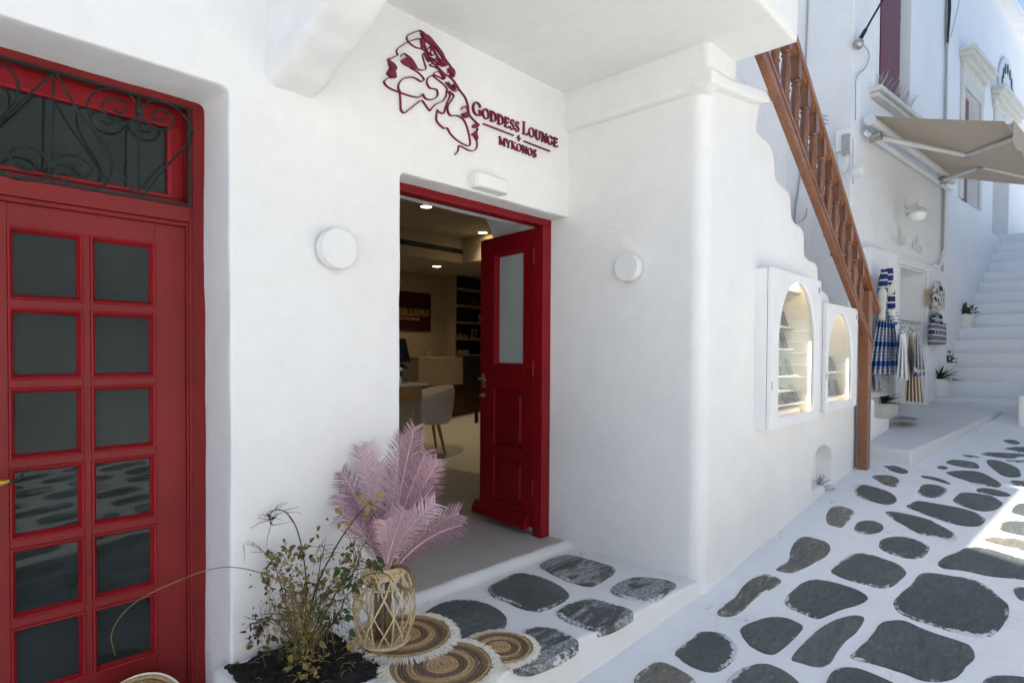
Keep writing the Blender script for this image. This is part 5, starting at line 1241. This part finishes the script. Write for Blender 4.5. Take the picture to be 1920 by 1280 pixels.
def Sb(nm, mat, s0, s1, n0, n1, z0, z1, par, bev=None): return MB(lambda p: S(p.x, p.y, p.z)).box(s0, s1, n0, n1, z0, z1).build(nm, mat, par, bevel=bev)
# window 1 : half-open maroon shutter, stone sill
win = Sb('window', M_FAR, w1[0], w1[1], -0.40, -0.36, w1[2], w1[3], shop)
Sb('shutter', M_SHUT, w1[0]+0.01, w1[0]+0.52, -0.05, -0.01, w1[2]+0.02, w1[3], win, 0.006); Sb('shutter', M_SHUT, w1[0]+0.12, w1[0]+0.42, -0.01, 0.0, w1[2]+0.10, w1[3], win, 0.004)
Sb('shutter', M_SHUT, w1[0]+0.52, w1[0]+0.82, -0.06, -0.02, w1[2]+0.02, w1[3], win, 0.006)
Sb('sill', M_MARBLE, w1[0]-0.22, w1[1]+0.06, -0.12, 0.13, w1[2]-0.085, w1[2]-0.03, win, 0.01); Sb('sill', M_MARBLE, w1[0]-0.18, w1[1]+0.03, -0.12, 0.09, w1[2]-0.13, w1[2]-0.085, win, 0.01)
Sb('casing', M_FAR, w1[0]-0.14, w1[0]-0.002, -0.05, 0.03, w1[2]-0.03, w1[3], win, 0.006)
Sb('latch', M_BLACK, w1[0]+0.80, w1[0]+1.02, -0.13, -0.08, 5.56, 5.62, win); Sb('latch', M_BLACK, w1[0]+0.80, w1[0]+1.0, -0.13, -0.06, 4.40, 4.46, win)
sp = MB(); rs = random.Random(2)
for i in range(60):
    s = rs.uniform(w1[0]-0.1, w1[1]-0.2); p = S(s, 0.06, w1[2]-0.03); sp.tube([p, p+SU*rs.uniform(-.07, .07)+SN*rs.uniform(-.03, .12)+V((0, 0, rs.uniform(0.1, 0.2)))], 0.0025, 3)
sp.build('bird_spikes', M_STEEL, win, kind='stuff')
# window 2 and doorway 3 with stone hoods
def hood(par, s0, s1, z):
    for k, (n1, za, zb, e) in enumerate(((0.05, -0.02, 0.10, 0.0), (0.11, 0.10, 0.17, 0.04), (0.17, 0.17, 0.24, 0.08), (0.21, 0.24, 0.29, 0.10))):
        Sb('cornice', M_MARBLE, s0-e, s1+e, R0, R0+n1, z+za, z+zb, par, 0.008)
win2 = Sb('window', M_MARBLE, h2[0], h2[1], R0-0.34, R0-0.30, h2[2], h2[3], shop)
Sb('casing', M_MARBLE, h2[0]-0.16, h2[0]-0.003, R0, R0+0.035, h2[2], h2[3], win2, 0.005); Sb('casing', M_MARBLE, h2[1]+0.003, h2[1]+0.16, R0, R0+0.035, h2[2], h2[3], win2, 0.005); Sb('casing', M_MARBLE, h2[0]-0.16, h2[1]+0.16, R0, R0+0.04, h2[3]+0.003, h2[3]+0.24, win2, 0.005)
Sb('shutter', M_SHUT, h2[0]+0.02, h2[0]+0.62, R0-0.10, R0-0.06, h2[2], h2[3]-0.02, win2, 0.005); Sb('latch', M_BLACK, h2[1]-0.42, h2[1]-0.2, R0-0.13, R0-0.08, h2[3]-0.5, h2[3]-0.42, win2)
hood(win2, h2[0]-0.16, h2[1]+0.16, h2[3]+0.24)
win3 = Sb('door', M_MARBLE, hd[0], hd[1], R0-0.42, R0-0.38, hd[2], hd[3], shop)
Sb('leaf', M_BLACK, hd[0]+0.02, hd[0]+0.30, R0-0.30, R0-0.25, hd[2], hd[3], win3, 0.005); Sb('frame', M_FAR, hd[0]+0.30, hd[0]+0.40, R0-0.3, R0-0.2, hd[2], hd[3], win3, 0.005)
Sb('casing', M_FAR, hd[1]+0.003, hd[1]+0.25, R0, R0+0.05, hd[2], hd[3], win3, 0.005)
hw = shop_sz(1862, 125, R0); hw2 = shop_sz(1915, 175, R0)
hz = hw[1]
hood(win3, w3[0]-0.05, w3[0]+1.7, shop_sz(1866, 172, R0)[1]-0.29)
Sb('lintel_panel', M_MARBLE, w3[0]+0.05, w3[0]+1.6, R0, R0+0.03, hd[3]+0.02, shop_sz(1866, 172, R0)[1]-0.31, win3, 0.004)
m = MB(); ax = SN
fc = shop_sz(1884, 165, R0); cpt = S(fc[0], R0+0.006, fc[1]-0.1)
m2 = MB(); 
ol = [cpt+SU*(0.62*math.cos(a))+V((0, 0, 0.62*math.sin(a))) for a in [PI*i/24 for i in range(25)]]
m2.prism(ol, SN*0.03); fan = m2.build('fanlight', M_ALU, shop)
for i in range(7):
    a = PI*(i+0.5)/7; c_ = cpt+SU*(0.42*math.cos(a))+V((0, 0, 0.42*math.sin(a)))+SN*0.031
    MB().prism([c_+SU*(0.055*math.cos(b))+V((0, 0, 0.10*math.sin(b))) for b in [2*PI*k/12 for k in range(12)]], SN*0.006).build('opening', M_BLACK, fan)
# shop doorway
dj = Sb('door', M_FAR, -2.02, -1.05, -0.40, -0.37, 0.3, 2.54, shop)
Sb('leaf', M_FROST, -1.95, -1.62, -0.34, -0.30, 0.75, 2.45, dj); Sb('frame', M_FAR, -1.62, -1.56, -0.34, -0.26, 0.75, 2.47, dj); Sb('frame', M_FAR, -1.98, -1.93, -0.34, -0.26, 0.75, 2.47, dj)
Sb('lintel', M_FAR, -2.25, -0.93, 0.0, 0.035, 2.56, 2.67, dj, 0.006); Sb('casing', M_FAR, -1.05, -0.93, 0.0, 0.035, 0.6, 2.56, dj, 0.006)
# pipes and cables on the building
pp = MB(); pp.tube([S(-0.42, 0.03, 2.62), S(-0.42, 0.03, 7.5)], 0.013, 8); pp.build('pipe', M_CABLE, shop, smooth=60)
pp = MB(); pp.tube(smooth_line([S(-0.36, 0.03, 7.5), S(-0.36, 0.03, 3.4), S(-0.38, 0.04, 3.0), S(-0.55, 0.05, 2.72), S(-0.75, 0.05, 2.66), S(-0.85, 0.05, 2.66)], 5), 0.022, 8); pp.build('pipe', M_FAR, shop, smooth=60)
pp = MB(); pp.tube(smooth_line([S(-0.40, 0.04, 5.8), S(-0.30, 0.05, 5.9), S(-0.10, 0.08, 6.4), S(0.05, 0.06, 6.7), S(-0.25, 0.05, 7.3)], 6), 0.006, 6); pp.build('cable', M_CABLE, shop, smooth=60)
pp = MB()
for i in range(5): pp.tube([S(-0.43+0.012*i, 0.035, 5.75), S(-0.45+0.016*i, 0.05+0.01*(i % 2), 6.2), S(-0.43+0.012*i, 0.035, 7.2)], 0.008, 6)
pp.build('cable_bundle', M_BLACK, shop, smooth=60, kind='stuff')
def side_pt(px, py): return onX(px, py, A.x-0.01)
pp = MB(); pp.tube([side_pt(1516, -40), side_pt(1509, 160), side_pt(1500, 330), side_pt(1492, 390), side_pt(1490, 420)], 0.010, 6); pp.build('pipe', M_CABLE, shop, smooth=60)
pp = MB(); pp.tube(smooth_line([side_pt(1490, 418), side_pt(1504, 414), side_pt(1512, 404), side_pt(1513, 390)], 5), 0.004, 5); pp.build('cable', M_CABLE, shop, smooth=60)
for q in (((1543, 217), (1568, 224), (1580, 250)), ((1543, 222), (1564, 235), (1575, 252)), ((1540, 229), (1560, 237), (1571, 252))):
    MB().tube(smooth_line([side_pt(*p) for p in q], 5), 0.008, 6).build('cable', M_CABLE, shop, smooth=60)
# junction box
jb = side_pt(1584, 265); t = thing('junction_box', 'white electric junction box with looped cables under the wall by the awning', 'junction box', jb)
a = side_pt(1572, 250); b = side_pt(1597, 285); MB().box(a.x-0.10, a.x+0.005, min(a.y, b.y), max(a.y, b.y), b.z, a.z).build('box', M_PLASTIC, t, bevel=0.006)
a2 = side_pt(1585, 272); MB().box(a.x-0.13, a.x-0.10, min(a2.y, b.y)-0.01, max(a2.y, b.y), b.z-0.05, b.z+0.16).build('cover', M_CABLE, t, bevel=0.004)
for i, (x0, x1, yb_) in enumerate(((1576, 1590, 325), (1580, 1588, 322), (1578, 1586, 318), (1583, 1592, 320))):
    MB().tube(smooth_line([side_pt(x0+2, 284)-V((.05, 0, 0)), side_pt(x0-1, 300)-V((.06, 0, 0)), side_pt((x0+x1)/2, yb_)-V((.06, 0, 0)), side_pt(x1, 305)-V((.05, 0, 0)), side_pt(x1-3, 286)-V((.05, 0, 0))], 5), 0.009, 6).build('cable', M_CASE, t, smooth=60)
sc_ = onShop(1607, 323, 0.1); t = thing('motion_sensor', 'small white round motion sensor below the awning end', 'sensor', sc_)
MB().lathe([(0.0, -0.03), (0.06, -0.03), (0.065, 0.0), (0.05, 0.05), (0.0, 0.06)], sc_, 16, SN).build('head', M_PLASTIC, t, smooth=50)
MB().tube([onShop(1601, 345, 0.02), onShop(1602, 260, 0.02)], 0.008, 6).build('cable', M_CASE, t, smooth=60)
# hanging wire with glass ball
gb = onShop(1609, 83, 0.05); t = thing('wire_anchor', 'black overhead cable tied to a glass insulator ball on the wall', 'insulator', gb)
MB().lathe([(0.055*math.sin(PI*i/10)+1e-6*0, 0.055*-math.cos(PI*i/10)) for i in range(11)], gb, 16).build('ball', M_STEEL, t, smooth=90)
ck = onShop(1614, 72, 0.06); far = dep(1690, -60, 6.4)
MB().tube([gb, ck], 0.012, 6).build('cable', M_BLACK, t, smooth=60); MB().tube([ck, ck.lerp(far, 0.12)], [0.022, 0.02], 8).build('clamp', M_BLACK, t, smooth=60); MB().tube([ck.lerp(far, 0.1), far], 0.011, 6).build('cable', M_BLACK, t, smooth=60)
MB().tube(smooth_line([gb, onShop(1622, 88, 0.05), onShop(1630, 105, 0.04), onShop(1622, 128, 0.03), onShop(1606, 145, 0.03), onShop(1604, 180, 0.03), onShop(1604, 225, 0.03)], 6), 0.006, 6).build('cable', M_CABLE, t, smooth=60)
# raised shop sign letters, white on white (script, hardly readable)
t = thing('shop_lettering', 'faint raised white script letters on the white wall under the far lamp', 'sign', onShop(1690, 450, 0.02))
fl = lambda x, y, d: onShop(1620+x/10.67, 380+y/10.67, 0.005+d)
for kst, st in enumerate(('180,340;250,480;270,560;350,600;360,510', '440,580;480,500;520,430;480,560;480,680', '470,760;520,800', '540,600;540,780;600,810;590,640', '590,640;610,800;650,830;640,660', '690,850;700,540;720,520;690,700;690,850', '740,870;760,540;740,560;740,870', '800,720;790,860;830,890;850,740;810,710', '990,770;980,930', '1080,680;1040,860;1040,960;1080,980', '980,790;1080,820', '1110,850;1100,960;1150,1010;1160,880;1110,850', '1160,880;1170,1020')):
    MB().ribbon(sl2([tuple(map(float, a.split(','))) for a in st.split(';')], 4), 14, fl, -0.004, -0.001+0.0004*kst).build('letter', M_FAR, t)
LS = 0.78
lc = onShop(1720, 402, 0.25); t = thing('wall_lantern', 'white bell-shaped wall lamp on a bracket beneath the awning', 'wall lamp', lc)
MB().lathe([(a*LS, b*LS) for a, b in ((0.0, 0.10), (0.03, 0.09), (0.06, 0.075), (0.13, 0.02), (0.165, 0.0), (0.165, -0.012), (0.12, 0.005), (0.0, 0.03))], lc+V((0, 0, 0.02)), 24).build('lamp_shade', M_ALU, t, smooth=40)
MB().lathe([(a*LS, b*LS) for a, b in ((0.115, 0.02), (0.11, -0.03), (0.085, -0.075), (0.04, -0.10), (0.0, -0.105))], lc, 20).build('globe', M_PLASTIC, t, smooth=60)
w = onShop(1697, 395, 0.0); MB().tube(smooth_line([w+SN*0.01, w+SN*0.1+V((0, 0, 0.05)), lc+V((0, 0, 0.12)), lc+V((0, 0, 0.16))], 5), 0.014, 8).build('bracket', M_ALU, t, smooth=60)
MB().lathe([(0.045, 0), (0.045, 0.02), (0, 0.02)], w, 12, SN).build('plate', M_ALU, t)
# awning
t = thing('awning', 'beige retractable awning with folding white arms over the far shop', 'awning', S(-1.7, 0, 3.85))
c0, c1 = (-3.40, 3.91), (-0.30, 3.86)
m = MB(); m.tube([S(c0[0], 0.10, c0[1]+0.02), S(c1[0], 0.10, c1[1]+0.02)], 0.055, 14); m.build('roller', M_ALU, t, smooth=50)
m = MB(); m.tube([S(c0[0], 0.07, c0[1]-0.11), S(c1[0], 0.07, c1[1]-0.11)], 0.032, 4); m.build('torsion_bar', M_ALU, t)
OUT, DROP = 1.26, 0.32
f0, f1 = S(c0[0]+0.02, OUT, c0[1]-DROP), S(c1[0]-0.02, OUT, c1[1]-DROP)
g0, g1 = S(c0[0]+0.02, 0.12, c0[1]+0.06), S(c1[0]-0.02, 0.12, c1[1]+0.06)
m = MB(); n = 16; k = 6
for h in (0, -0.004):
    for i in range(n+1):
        for j in range(k+1):
            p = (g0.lerp(g1, i/n)).lerp(f0.lerp(f1, i/n), j/k); m.v.append(tuple(p+V((0, 0, h-0.006*math.sin(PI*j/k)))))
N1 = (n+1)*(k+1)
for i in range(n):
    for j in range(k):
        a = i*(k+1)+j; m.f += [(a, a+k+1, a+k+2, a+1), (N1+a, N1+a+1, N1+a+k+2, N1+a+k+1)]
m.build('canopy', M_AWN, t, smooth=180)
m = MB(); m.tube([f0-SU*0.03, f1+SU*0.03], 0.03, 10); m.build('front_bar', M_ALU, t, smooth=50)
m = MB(); nv = 60; vs = []
for i in range(nv+1):
    p = f0.lerp(f1, i/nv)+SN*0.032; d_ = 0.19+0.035*abs(math.sin(PI*i/nv*9)); vs += [p+V((0, 0, 0.0)), p+V((0, 0, -d_))]
m.add(vs, [(2*i, 2*i+1, 2*i+3, 2*i+2) for i in range(nv)]); va = m.build('valance', M_AWN, t, recalc=False)
sm = va.modifiers.new('thick', 'SOLIDIFY'); sm.thickness = 0.004
for w0, elb, tip, lab in (((1641, 257), (1811, 291), (1893, 262), 0), ((1768, 338), (1838, 313), (1960, 330), 1)):
    a = onShop(*w0, 0.12); e = onShop(*elb, 0.60); 
    b = f0.lerp(f1, 0.13 if lab == 0 else 0.86)+V((0, 0, -0.04))
    arm = MB().tube([a, e], [0.030, 0.026], 8).build('arm', M_ALU, t, smooth=50); MB().tube([e, b], [0.022, 0.022], 8).build('forearm', M_ALU, arm, smooth=50)
    MB().lathe([(0.035, -0.03), (0.035, 0.03)], e, 12).build('elbow', M_STEEL, arm, smooth=50); MB().tube([a-SN*0.05, a+SN*0.06], 0.05, 8).build('shoulder', M_STEEL, arm, smooth=50)
# terrace and steps
m = MB(); ta = onS(1710, 873)
c1_ = V((6.50, 1.11, 0)); e1 = V((9.4, 0.70, 0)); e2 = V((13.0, 0.2, 0))
ft = [c1_, e1, e2, V((13.0, 3.0, 0)), V((6.47, 3.0, 0))]
vs = [(p.x, p.y, -0.3) for p in ft]+[(p.x, p.y, terr_z(p.x)) for p in ft]
m.add(vs, [(0, 1, 2, 3, 4)[::-1], (5, 6, 7, 8, 9)]+[(i, (i+1) % 5, (i+1) % 5+5, i+5) for i in range(5)])
m.build('terrace', M_TERR, kind='structure', bevel=0.02)
stairs = thing('outdoor_staircase', 'wide white painted staircase climbing past the far shop', 'staircase', S(0.5, 0.8, 0.85))
NW = 3.2
def stepm(s0, s1, z, z0, skew=0.0):
    m = MB(); pts = [S(s0, R0-0.02, 0), S(s0-skew, NW, 0), S(s1, NW, 0), S(s1, R0-0.02, 0)]
    m.prism([p+V((0, 0, z0)) for p in pts], (0, 0, z-z0)); m.build('step', M_FAR, stairs, bevel=0.015)
stepm(-0.62, 0.3, 0.885, 0.2, 0.75*NW/0.75*0.55)
z = 1.10; s = 0.0; i = 0
while z < zland-0.05:
    stepm(s, s+0.62, z, z-0.45); z += 0.2; s += 0.29
stepm(s, s+5.0, z, z-0.5)
# plants in pots on the steps
def on_step(px, s, z):
    d = ray(px, 700); q = SC+SU*s
    n = (q.x*d.y-q.y*d.x)/(SN.y*d.x-SN.x*d.y); return S(s, n, z)
def pot(label, px, py, zb, r, h, kind, nm='potted_plant', grp='potted plants on the far steps'):
    p = on_step(px, py, zb); t = thing(nm, label, 'potted plant', p, grp); rs = random.Random(px)
    MB().lathe([(0, 0), (r*0.78, 0), (r, h*0.9), (r*1.04, h*0.92), (r*1.04, h), (r*0.93, h), (r*0.9, h*0.88), (0, h*0.87)], p, 22).build('pot', M_POT, t, smooth=40)
    mb = MB()
    for i in range(110 if kind == 'bush' else 46):
        a = rs.uniform(0, 2*PI); 
        if kind == 'bush':
            e = rs.uniform(0.2, 1.5); d = V((math.cos(a)*math.cos(e), math.sin(a)*math.cos(e), math.sin(e))); q = p+V((0, 0, h*0.95))+d*rs.uniform(0.03, r*1.35); L = rs.uniform(0.04, 0.075); leaf_shape(mb, q, d+V((rs.uniform(-.6, .6), rs.uniform(-.6, .6), rs.uniform(-.2, .6))), V((rs.uniform(-1, 1), rs.uniform(-1, 1), 1)), L, L*0.5, 0.2, 0.3)
        else:
            e = rs.uniform(0.15, 1.3); d = V((math.cos(a)*math.cos(e), math.sin(a)*math.cos(e), math.sin(e))); q = p+V((0, 0, h*0.9)); L = r*rs.uniform(1.3, 2.0); leaf_shape(mb, q, d, V((0, 0, 1)), L, 0.035, 0.25, 0.5)
    mb.build('foliage', M_PLANT, t, smooth=180, recalc=False)
pot('small white pot with a bushy green plant higher up the far steps', 1807, 1.31, 1.902, 0.125, 0.21, 'bush')
pot('white pot with a round bushy plant, behind the spiky potted plant', 1769, 0.12, 1.102, 0.14, 0.24, 'bush')
pot('white pot with a dark spiky plant on the lowest far step', 1761, -0.40, 0.888, 0.145, 0.25, 'spike')
pg = onS(1652, 798, 0.0); pot('spiky agave in a white pot between the wooden post and the shop', 1655, -2.55, terr_z(8.1), 0.13, 0.2, 'spike')
mt = [onZ(q[0], q[1], terr_z(8.6)+0.01) for q in ((1668, 788), (1714, 790), (1722, 786), (1690, 781))]
m = MB(); m.prism([p+V((0, 0, 0.0)) for p in mt], (0, 0, 0.012)); tag(m.build('door_mat', M_RUBBER), 'thin grey door mat on the terrace in front of the far shop', 'mat')
# arched case on the shop wall
t = thing('display_case', 'white arched display case behind the hanging blue dress', 'display case', onShop(1660, 740, 0.0), 'white arched display cases')
s0, z1 = shop_sz(1634, 470, 0.1); s1, _ = shop_sz(1683, 478, 0.1)
cxs = (s0+s1)/2; ra = (s1-s0)/2*0.62
inn = [(cxs-ra, 1.15+(2.05-1.15)*i/6) for i in range(6)]+[(cxs-ra*math.cos(PI*i/16), 2.05+0.36*math.sin(PI*i/16)) for i in range(17)]+[(cxs+ra, 2.05-(2.05-1.15)*i/6) for i in range(1, 7)]+[(cxs+ra-2*ra*i/4, 1.15) for i in range(1, 4)]
czz = 1.8; outp = []
for x, z in inn:
    dx, dz = x-cxs, z-czz; hw_ = (s1-s0)/2
    kk = min(hw_/abs(dx) if abs(dx) > 1e-6 else 1e9, ((2.62-czz) if dz > 0 else (czz-1.0))/abs(dz) if abs(dz) > 1e-6 else 1e9); outp.append((cxs+dx*kk, czz+dz*kk))
for xn, zn in ((s0, 1.0), (s1, 1.0), (s0, 2.62), (s1, 2.62)):
    i = min(range(len(outp)), key=lambda i: (outp[i][0]-xn)**2+(outp[i][1]-zn)**2); outp[i] = (xn, zn)
m = MB(); m.ring([S(x, 0.06, z) for x, z in outp], [S(x, 0.06, z) for x, z in inn], SN*0.04); m.build('door', M_CASE, t, bevel=0.003)
Sb('body', M_CASE, s0, s1, 0.0, 0.058, 1.0, 2.62, t, 0.003); MB().prism([S(x, 0.064, z) for x, z in inn], SN*0.004).build('pane', M_GLASS, t)
# clothes
def cloth(label, nm, cat, topL, topR, botL, botR, off, mat, folds, amp, grp='clothes hung outside the far shop', waist=None, th=0.03):
    t = thing(nm, label, cat, onShop((topL[0]+topR[0])/2, topL[1], off), grp)
    nu, nv_ = 30, 16; m = MB(); lay = []
    for sgn in (1, -1):
        for j in range(nv_+1):
            v = j/nv_; l = (topL[0]+(botL[0]-topL[0])*v, topL[1]+(botL[1]-topL[1])*v); r = (topR[0]+(botR[0]-topR[0])*v, topR[1]+(botR[1]-topR[1])*v)
            if waist:
                wv = 1-waist*math.exp(-((v-0.4)/0.15)**2); mx = (l[0]+r[0])/2; l = (mx+(l[0]-mx)*wv, l[1]); r = (mx+(r[0]-mx)*wv, r[1])
            for i in range(nu+1):
                u = i/nu; o = off+amp*v**0.6*math.sin(u*folds*2*PI+0.7*v)+sgn*th*math.sin(PI*u)*(0.4+0.6*v)
                m.v.append(tuple(onShop(l[0]+(r[0]-l[0])*u, l[1]+(r[1]-l[1])*u, o)))
    K = (nu+1)*(nv_+1)
    for j in range(nv_):
        for i in range(nu):
            a = j*(nu+1)+i; m.f += [(a, a+1, a+nu+2, a+nu+1), (K+a, K+a+nu+1, K+a+nu+2, K+a+1)]
    for j in range(nv_):
        for i in (0, nu): a = j*(nu+1)+i; m.f.append((a, a+nu+1, K+a+nu+1, K+a))
    for j in (0, nv_):
        for i in range(nu): a = j*(nu+1)+i; m.f.append((a, K+a, K+a+1, a+1))
    m.build('cloth', mat, t, smooth=70)
    return t
d1 = cloth('long blue and white printed dress hung over the arched case', 'dress', 'dress', (1657, 512), (1672, 508), (1629, 700), (1686, 702), 0.24, M_PRINT, 6, 0.035, waist=0.15, th=0.05)
MB().tube([onShop(1650, 505, 0.25), onShop(1664, 497, 0.25), onShop(1677, 508, 0.25)], 0.012, 6).build('hanger', M_CASE, d1, smooth=60)
st = MB()
for i, (x, y) in enumerate(((1658, 505), (1668, 502))):
    st.tube([onShop(x, y, 0.3), onShop(x-3+i*4, y+45, 0.3), onShop(x-4+i*10, y+95, 0.3)], [0.03, 0.045, 0.03], 8, flat=0.3)
st.build('sash', M_PRINT2, d1, smooth=60)
kn = MB(); 
for k in range(4): kn.tube([onShop(1664+k*3, 580+k*6, 0.34), onShop(1671+k*3, 584+k*5, 0.36), onShop(1682-k, 588+k*7, 0.33)], [0.02, 0.05, 0.01], 8, flat=0.5)
kn.build('bow', M_PRINT, d1, smooth=60)
cloth('grey and blue printed cloth hanging below the long dress', 'shawl', 'shawl', (1640, 702), (1668, 703), (1641, 734), (1668, 735), 0.16, M_PRINT3, 3, 0.01)
cloth('printed blouse hung at the inner end of the clothes rail', 'blouse', 'blouse', (1684, 618), (1698, 612), (1678, 660), (1690, 668), 0.35, M_PRINT, 2, 0.015)
cloth('white blouse hanging on the clothes rail by the far shop door', 'blouse', 'blouse', (1688, 628), (1698, 624), (1681, 706), (1706, 714), 0.42, M_CLOTHW, 3, 0.02)
cloth('long beige skirt hung on the clothes rail', 'skirt', 'skirt', (1704, 626), (1716, 620), (1696, 752), (1731, 754), 0.32, M_CLOTHB, 5, 0.02)
cloth('patterned top with navy check hem at the outer end of the clothes rail', 'top', 'top', (1716, 618), (1724, 620), (1713, 700), (1735, 704), 0.44, M_PRINT3, 3, 0.015)
cloth('navy checked bag hanging under the patterned top', 'bag', 'bag', (1716, 688), (1730, 683), (1713, 706), (1735, 704), 0.455, M_PRINT2, 1, 0.006)
t = thing('clothes_rail', 'short chrome rail of ring hooks holding clothes by the far shop door', 'clothes rail', onShop(1690, 603, 0.3))
MB().tube([onShop(1684, 602, 0.05), onShop(1690, 602, 0.36), onShop(1727, 606, 0.40)], 0.008, 6).build('bar', M_STEEL, t, smooth=60)
for i in range(8):
    c = onShop(1688+i*5.2, 603+i*0.5, 0.37); MB().tube([c+SU*(0.022*math.cos(a))+V((0, 0, 0.022*math.sin(a))) for a in [2*PI*k/10 for k in range(10)]], 0.004, 5, closed=True).build('ring', M_STEEL, t, smooth=60)
for i, (a, b) in enumerate((((1693, 625), (1690, 604)), ((1708, 622), (1706, 605)), ((1719, 618), (1717, 606)))):
    MB().tube([onShop(a[0]-6, a[1]+3, 0.4), onShop(b[0], b[1]+8, 0.4), onShop(a[0]+5, a[1], 0.4)], 0.005, 5).build('hanger', M_STEEL, t, smooth=60)
def bag(label, l, r, y0, y1, off, mat, hy):
    t = thing('tote_bag', label, 'bag', onShop((l+r)/2, y1, off), 'patterned bags on the far wall')
    m = MB(); n = 10; vs = []
    for o in (0, 0.13):
        for i in range(n+1):
            for j in range(n+1):
                u = i/n; v = j/n; w_ = 0.92+0.08*math.sin(PI*v); x = (l+r)/2+(u-0.5)*(r-l)*w_; y = y0+(y1-y0)*v
                vs.append(onShop(x, y, off+(o if o == 0 else o*math.sin(PI*u)**0.5*(0.35+0.65*math.sin(PI*min(1, v*0.9+0.1))))))
    K = (n+1)**2; fs = []
    for i in range(n):
        for j in range(n): a = i*(n+1)+j; fs += [(a, a+1, a+n+2, a+n+1), (K+a, K+a+n+1, K+a+n+2, K+a+1)]
    for j in range(n):
        for i in (0, n): a = i*(n+1)+j; fs.append((a, a+1, K+a+1, K+a))
    for i in range(n): a = i*(n+1)+n; fs.append((a, a+n+1, K+a+n+1, K+a))
    m.add(vs, fs); m.build('bag_body', mat, t, smooth=60)
    for o in (0.0, 0.08):
        MB().tube(smooth_line([onShop(l+(r-l)*0.3, y0+2, off+o), onShop(l+(r-l)*0.35, hy+4, off+o), onShop((l+r)/2+2, hy, off+o), onShop(l+(r-l)*0.68, hy+4, off+o), onShop(l+(r-l)*0.75, y0+2, off+o)], 4), 0.018, 6, flat=0.3).build('handle', mat, t, smooth=60)
bag('bag with navy round spots, upper of the bags hung on the far wall', 1744, 1772, 543, 580, 0.05, M_DOTS, 528)
bag('squarish bag with large navy checks, lower of the bags on the far wall', 1739, 1775, 606, 646, 0.07, M_PRINT2, 588)
bag('small dark printed bag hung behind the squarish checked bag', 1745, 1768, 590, 606, 0.02, M_PRINT3, 586)
o = Sb('meter_box', M_CREAM, shop_sz(1733, 560, 0)[0], shop_sz(1741, 560, 0)[0], 0, 0.1, shop_sz(1735, 575)[1], shop_sz(1735, 543)[1], None, 0.006); tag(o, 'small cream box on the wall left of the spotted bag', 'box')
# rounded low wall at the right end of the steps
lw = onZ(1915, 795, terr_z(9.0)); m = MB(); d_ = V((0.98, -0.18, 0)); 
q0 = onS(1906, 800); 
m.prism([q0+V((0, 0, -0.2)), q0+d_*2.5+V((0, 0, -0.2)), q0+d_*2.5+V((0.05, -0.35, -0.2)), q0+V((0.05, -0.35, -0.2))], (0, 0, 0.55))
tag(baked(m, 'low_wall', M_WALL, None, 0.03, 8, 0.02), 'low rounded white wall at the right edge of the far steps', 'wall')
# sunlit white houses over the lane (seen only as reflections and bounced light)
opp = thing('house', 'sunlit white house across the lane behind the viewer', 'house', (1.0, -5.0, 0))
wall_b = MB(); wall_b.box(-9, 6.9, -8.5, -4.6, -1.2, 6.0); wall_b.build('wall', M_WALL, opp)
MB().box(0.6, 1.3, -4.62, -4.55, -0.1, 2.2).build('door', M_DARK, opp); MB().box(-2.6, -1.7, -4.62, -4.55, -0.1, 2.0).build('door', M_SHUT, opp); MB().box(5.2, 6.1, -4.62, -4.55, 1.2, 2.4).build('window', M_DARK, opp)
added_house = thing('house', 'unseen tall blue house added across the upper lane to cut bounce and sky light', 'house', (11.0, -4.0, 0.8))  # out of view, added to keep the far wall darker and bluer
MB().box(7.6, 15.5, -8.0, -2.3, -1.2, 7.4).build('wall', M_BLUEH, added_house); MB().box(9, 10, -2.32, -2.25, 0.8, 2.9).build('door', M_DARK, added_house)
added_canopy = thing('awning', 'unseen flat blue-grey canopy added over the lane to shade its ground', 'awning', (11, -1.3, 3.8))  # out of view, added to shade the lane and cut bounce
MB().prism([(7.2, -2.29, 4.0), (15.2, -2.29, 4.0), (15.2, -0.55, 3.7), (7.2, -0.55, 3.7)], (0, 0, 0.01)).build('canopy', M_AWN2, added_canopy)
for xx in (7.3, 11.2, 15.1): MB().tube([(xx, -0.6, 3.68), (xx, -2.28, 3.2)], 0.02, 6).build('arm', M_ALU, added_canopy)
opp2 = thing('house', 'low sunlit white house farther down the lane, behind the fence', 'house', (20.0, -6.0, 0.8))
MB().box(11, 40, -9.5, -5.2, -1.2, 3.6).build('wall', M_WALL, opp2); MB().box(22, 23, -5.22, -5.15, 0.8, 2.9).build('door', M_ORANGE, opp2)
t = thing('terrace_fence', 'turquoise slatted fence with terracotta boards farther down the lane', 'fence', (18, -3.2, 1))
for i in range(14):
    x = 12+i*0.75; y = -2.6-i*0.10
    MB().box(x, x+0.08, y, y+0.08, 0.5, 2.0).build('post', M_TURQ, t)
    MB().box(x+0.1, x+0.7, y, y+0.05, 1.1, 1.2).build('rail', M_TURQ, t); MB().box(x+0.1, x+0.7, y, y+0.05, 1.65, 1.75).build('rail', M_TURQ, t)
    if i % 3: MB().box(x+0.12, x+0.68, y+0.0, y+0.03, 1.22, 2.6 if i % 2 else 2.2).build('board', M_ORANGE, t)
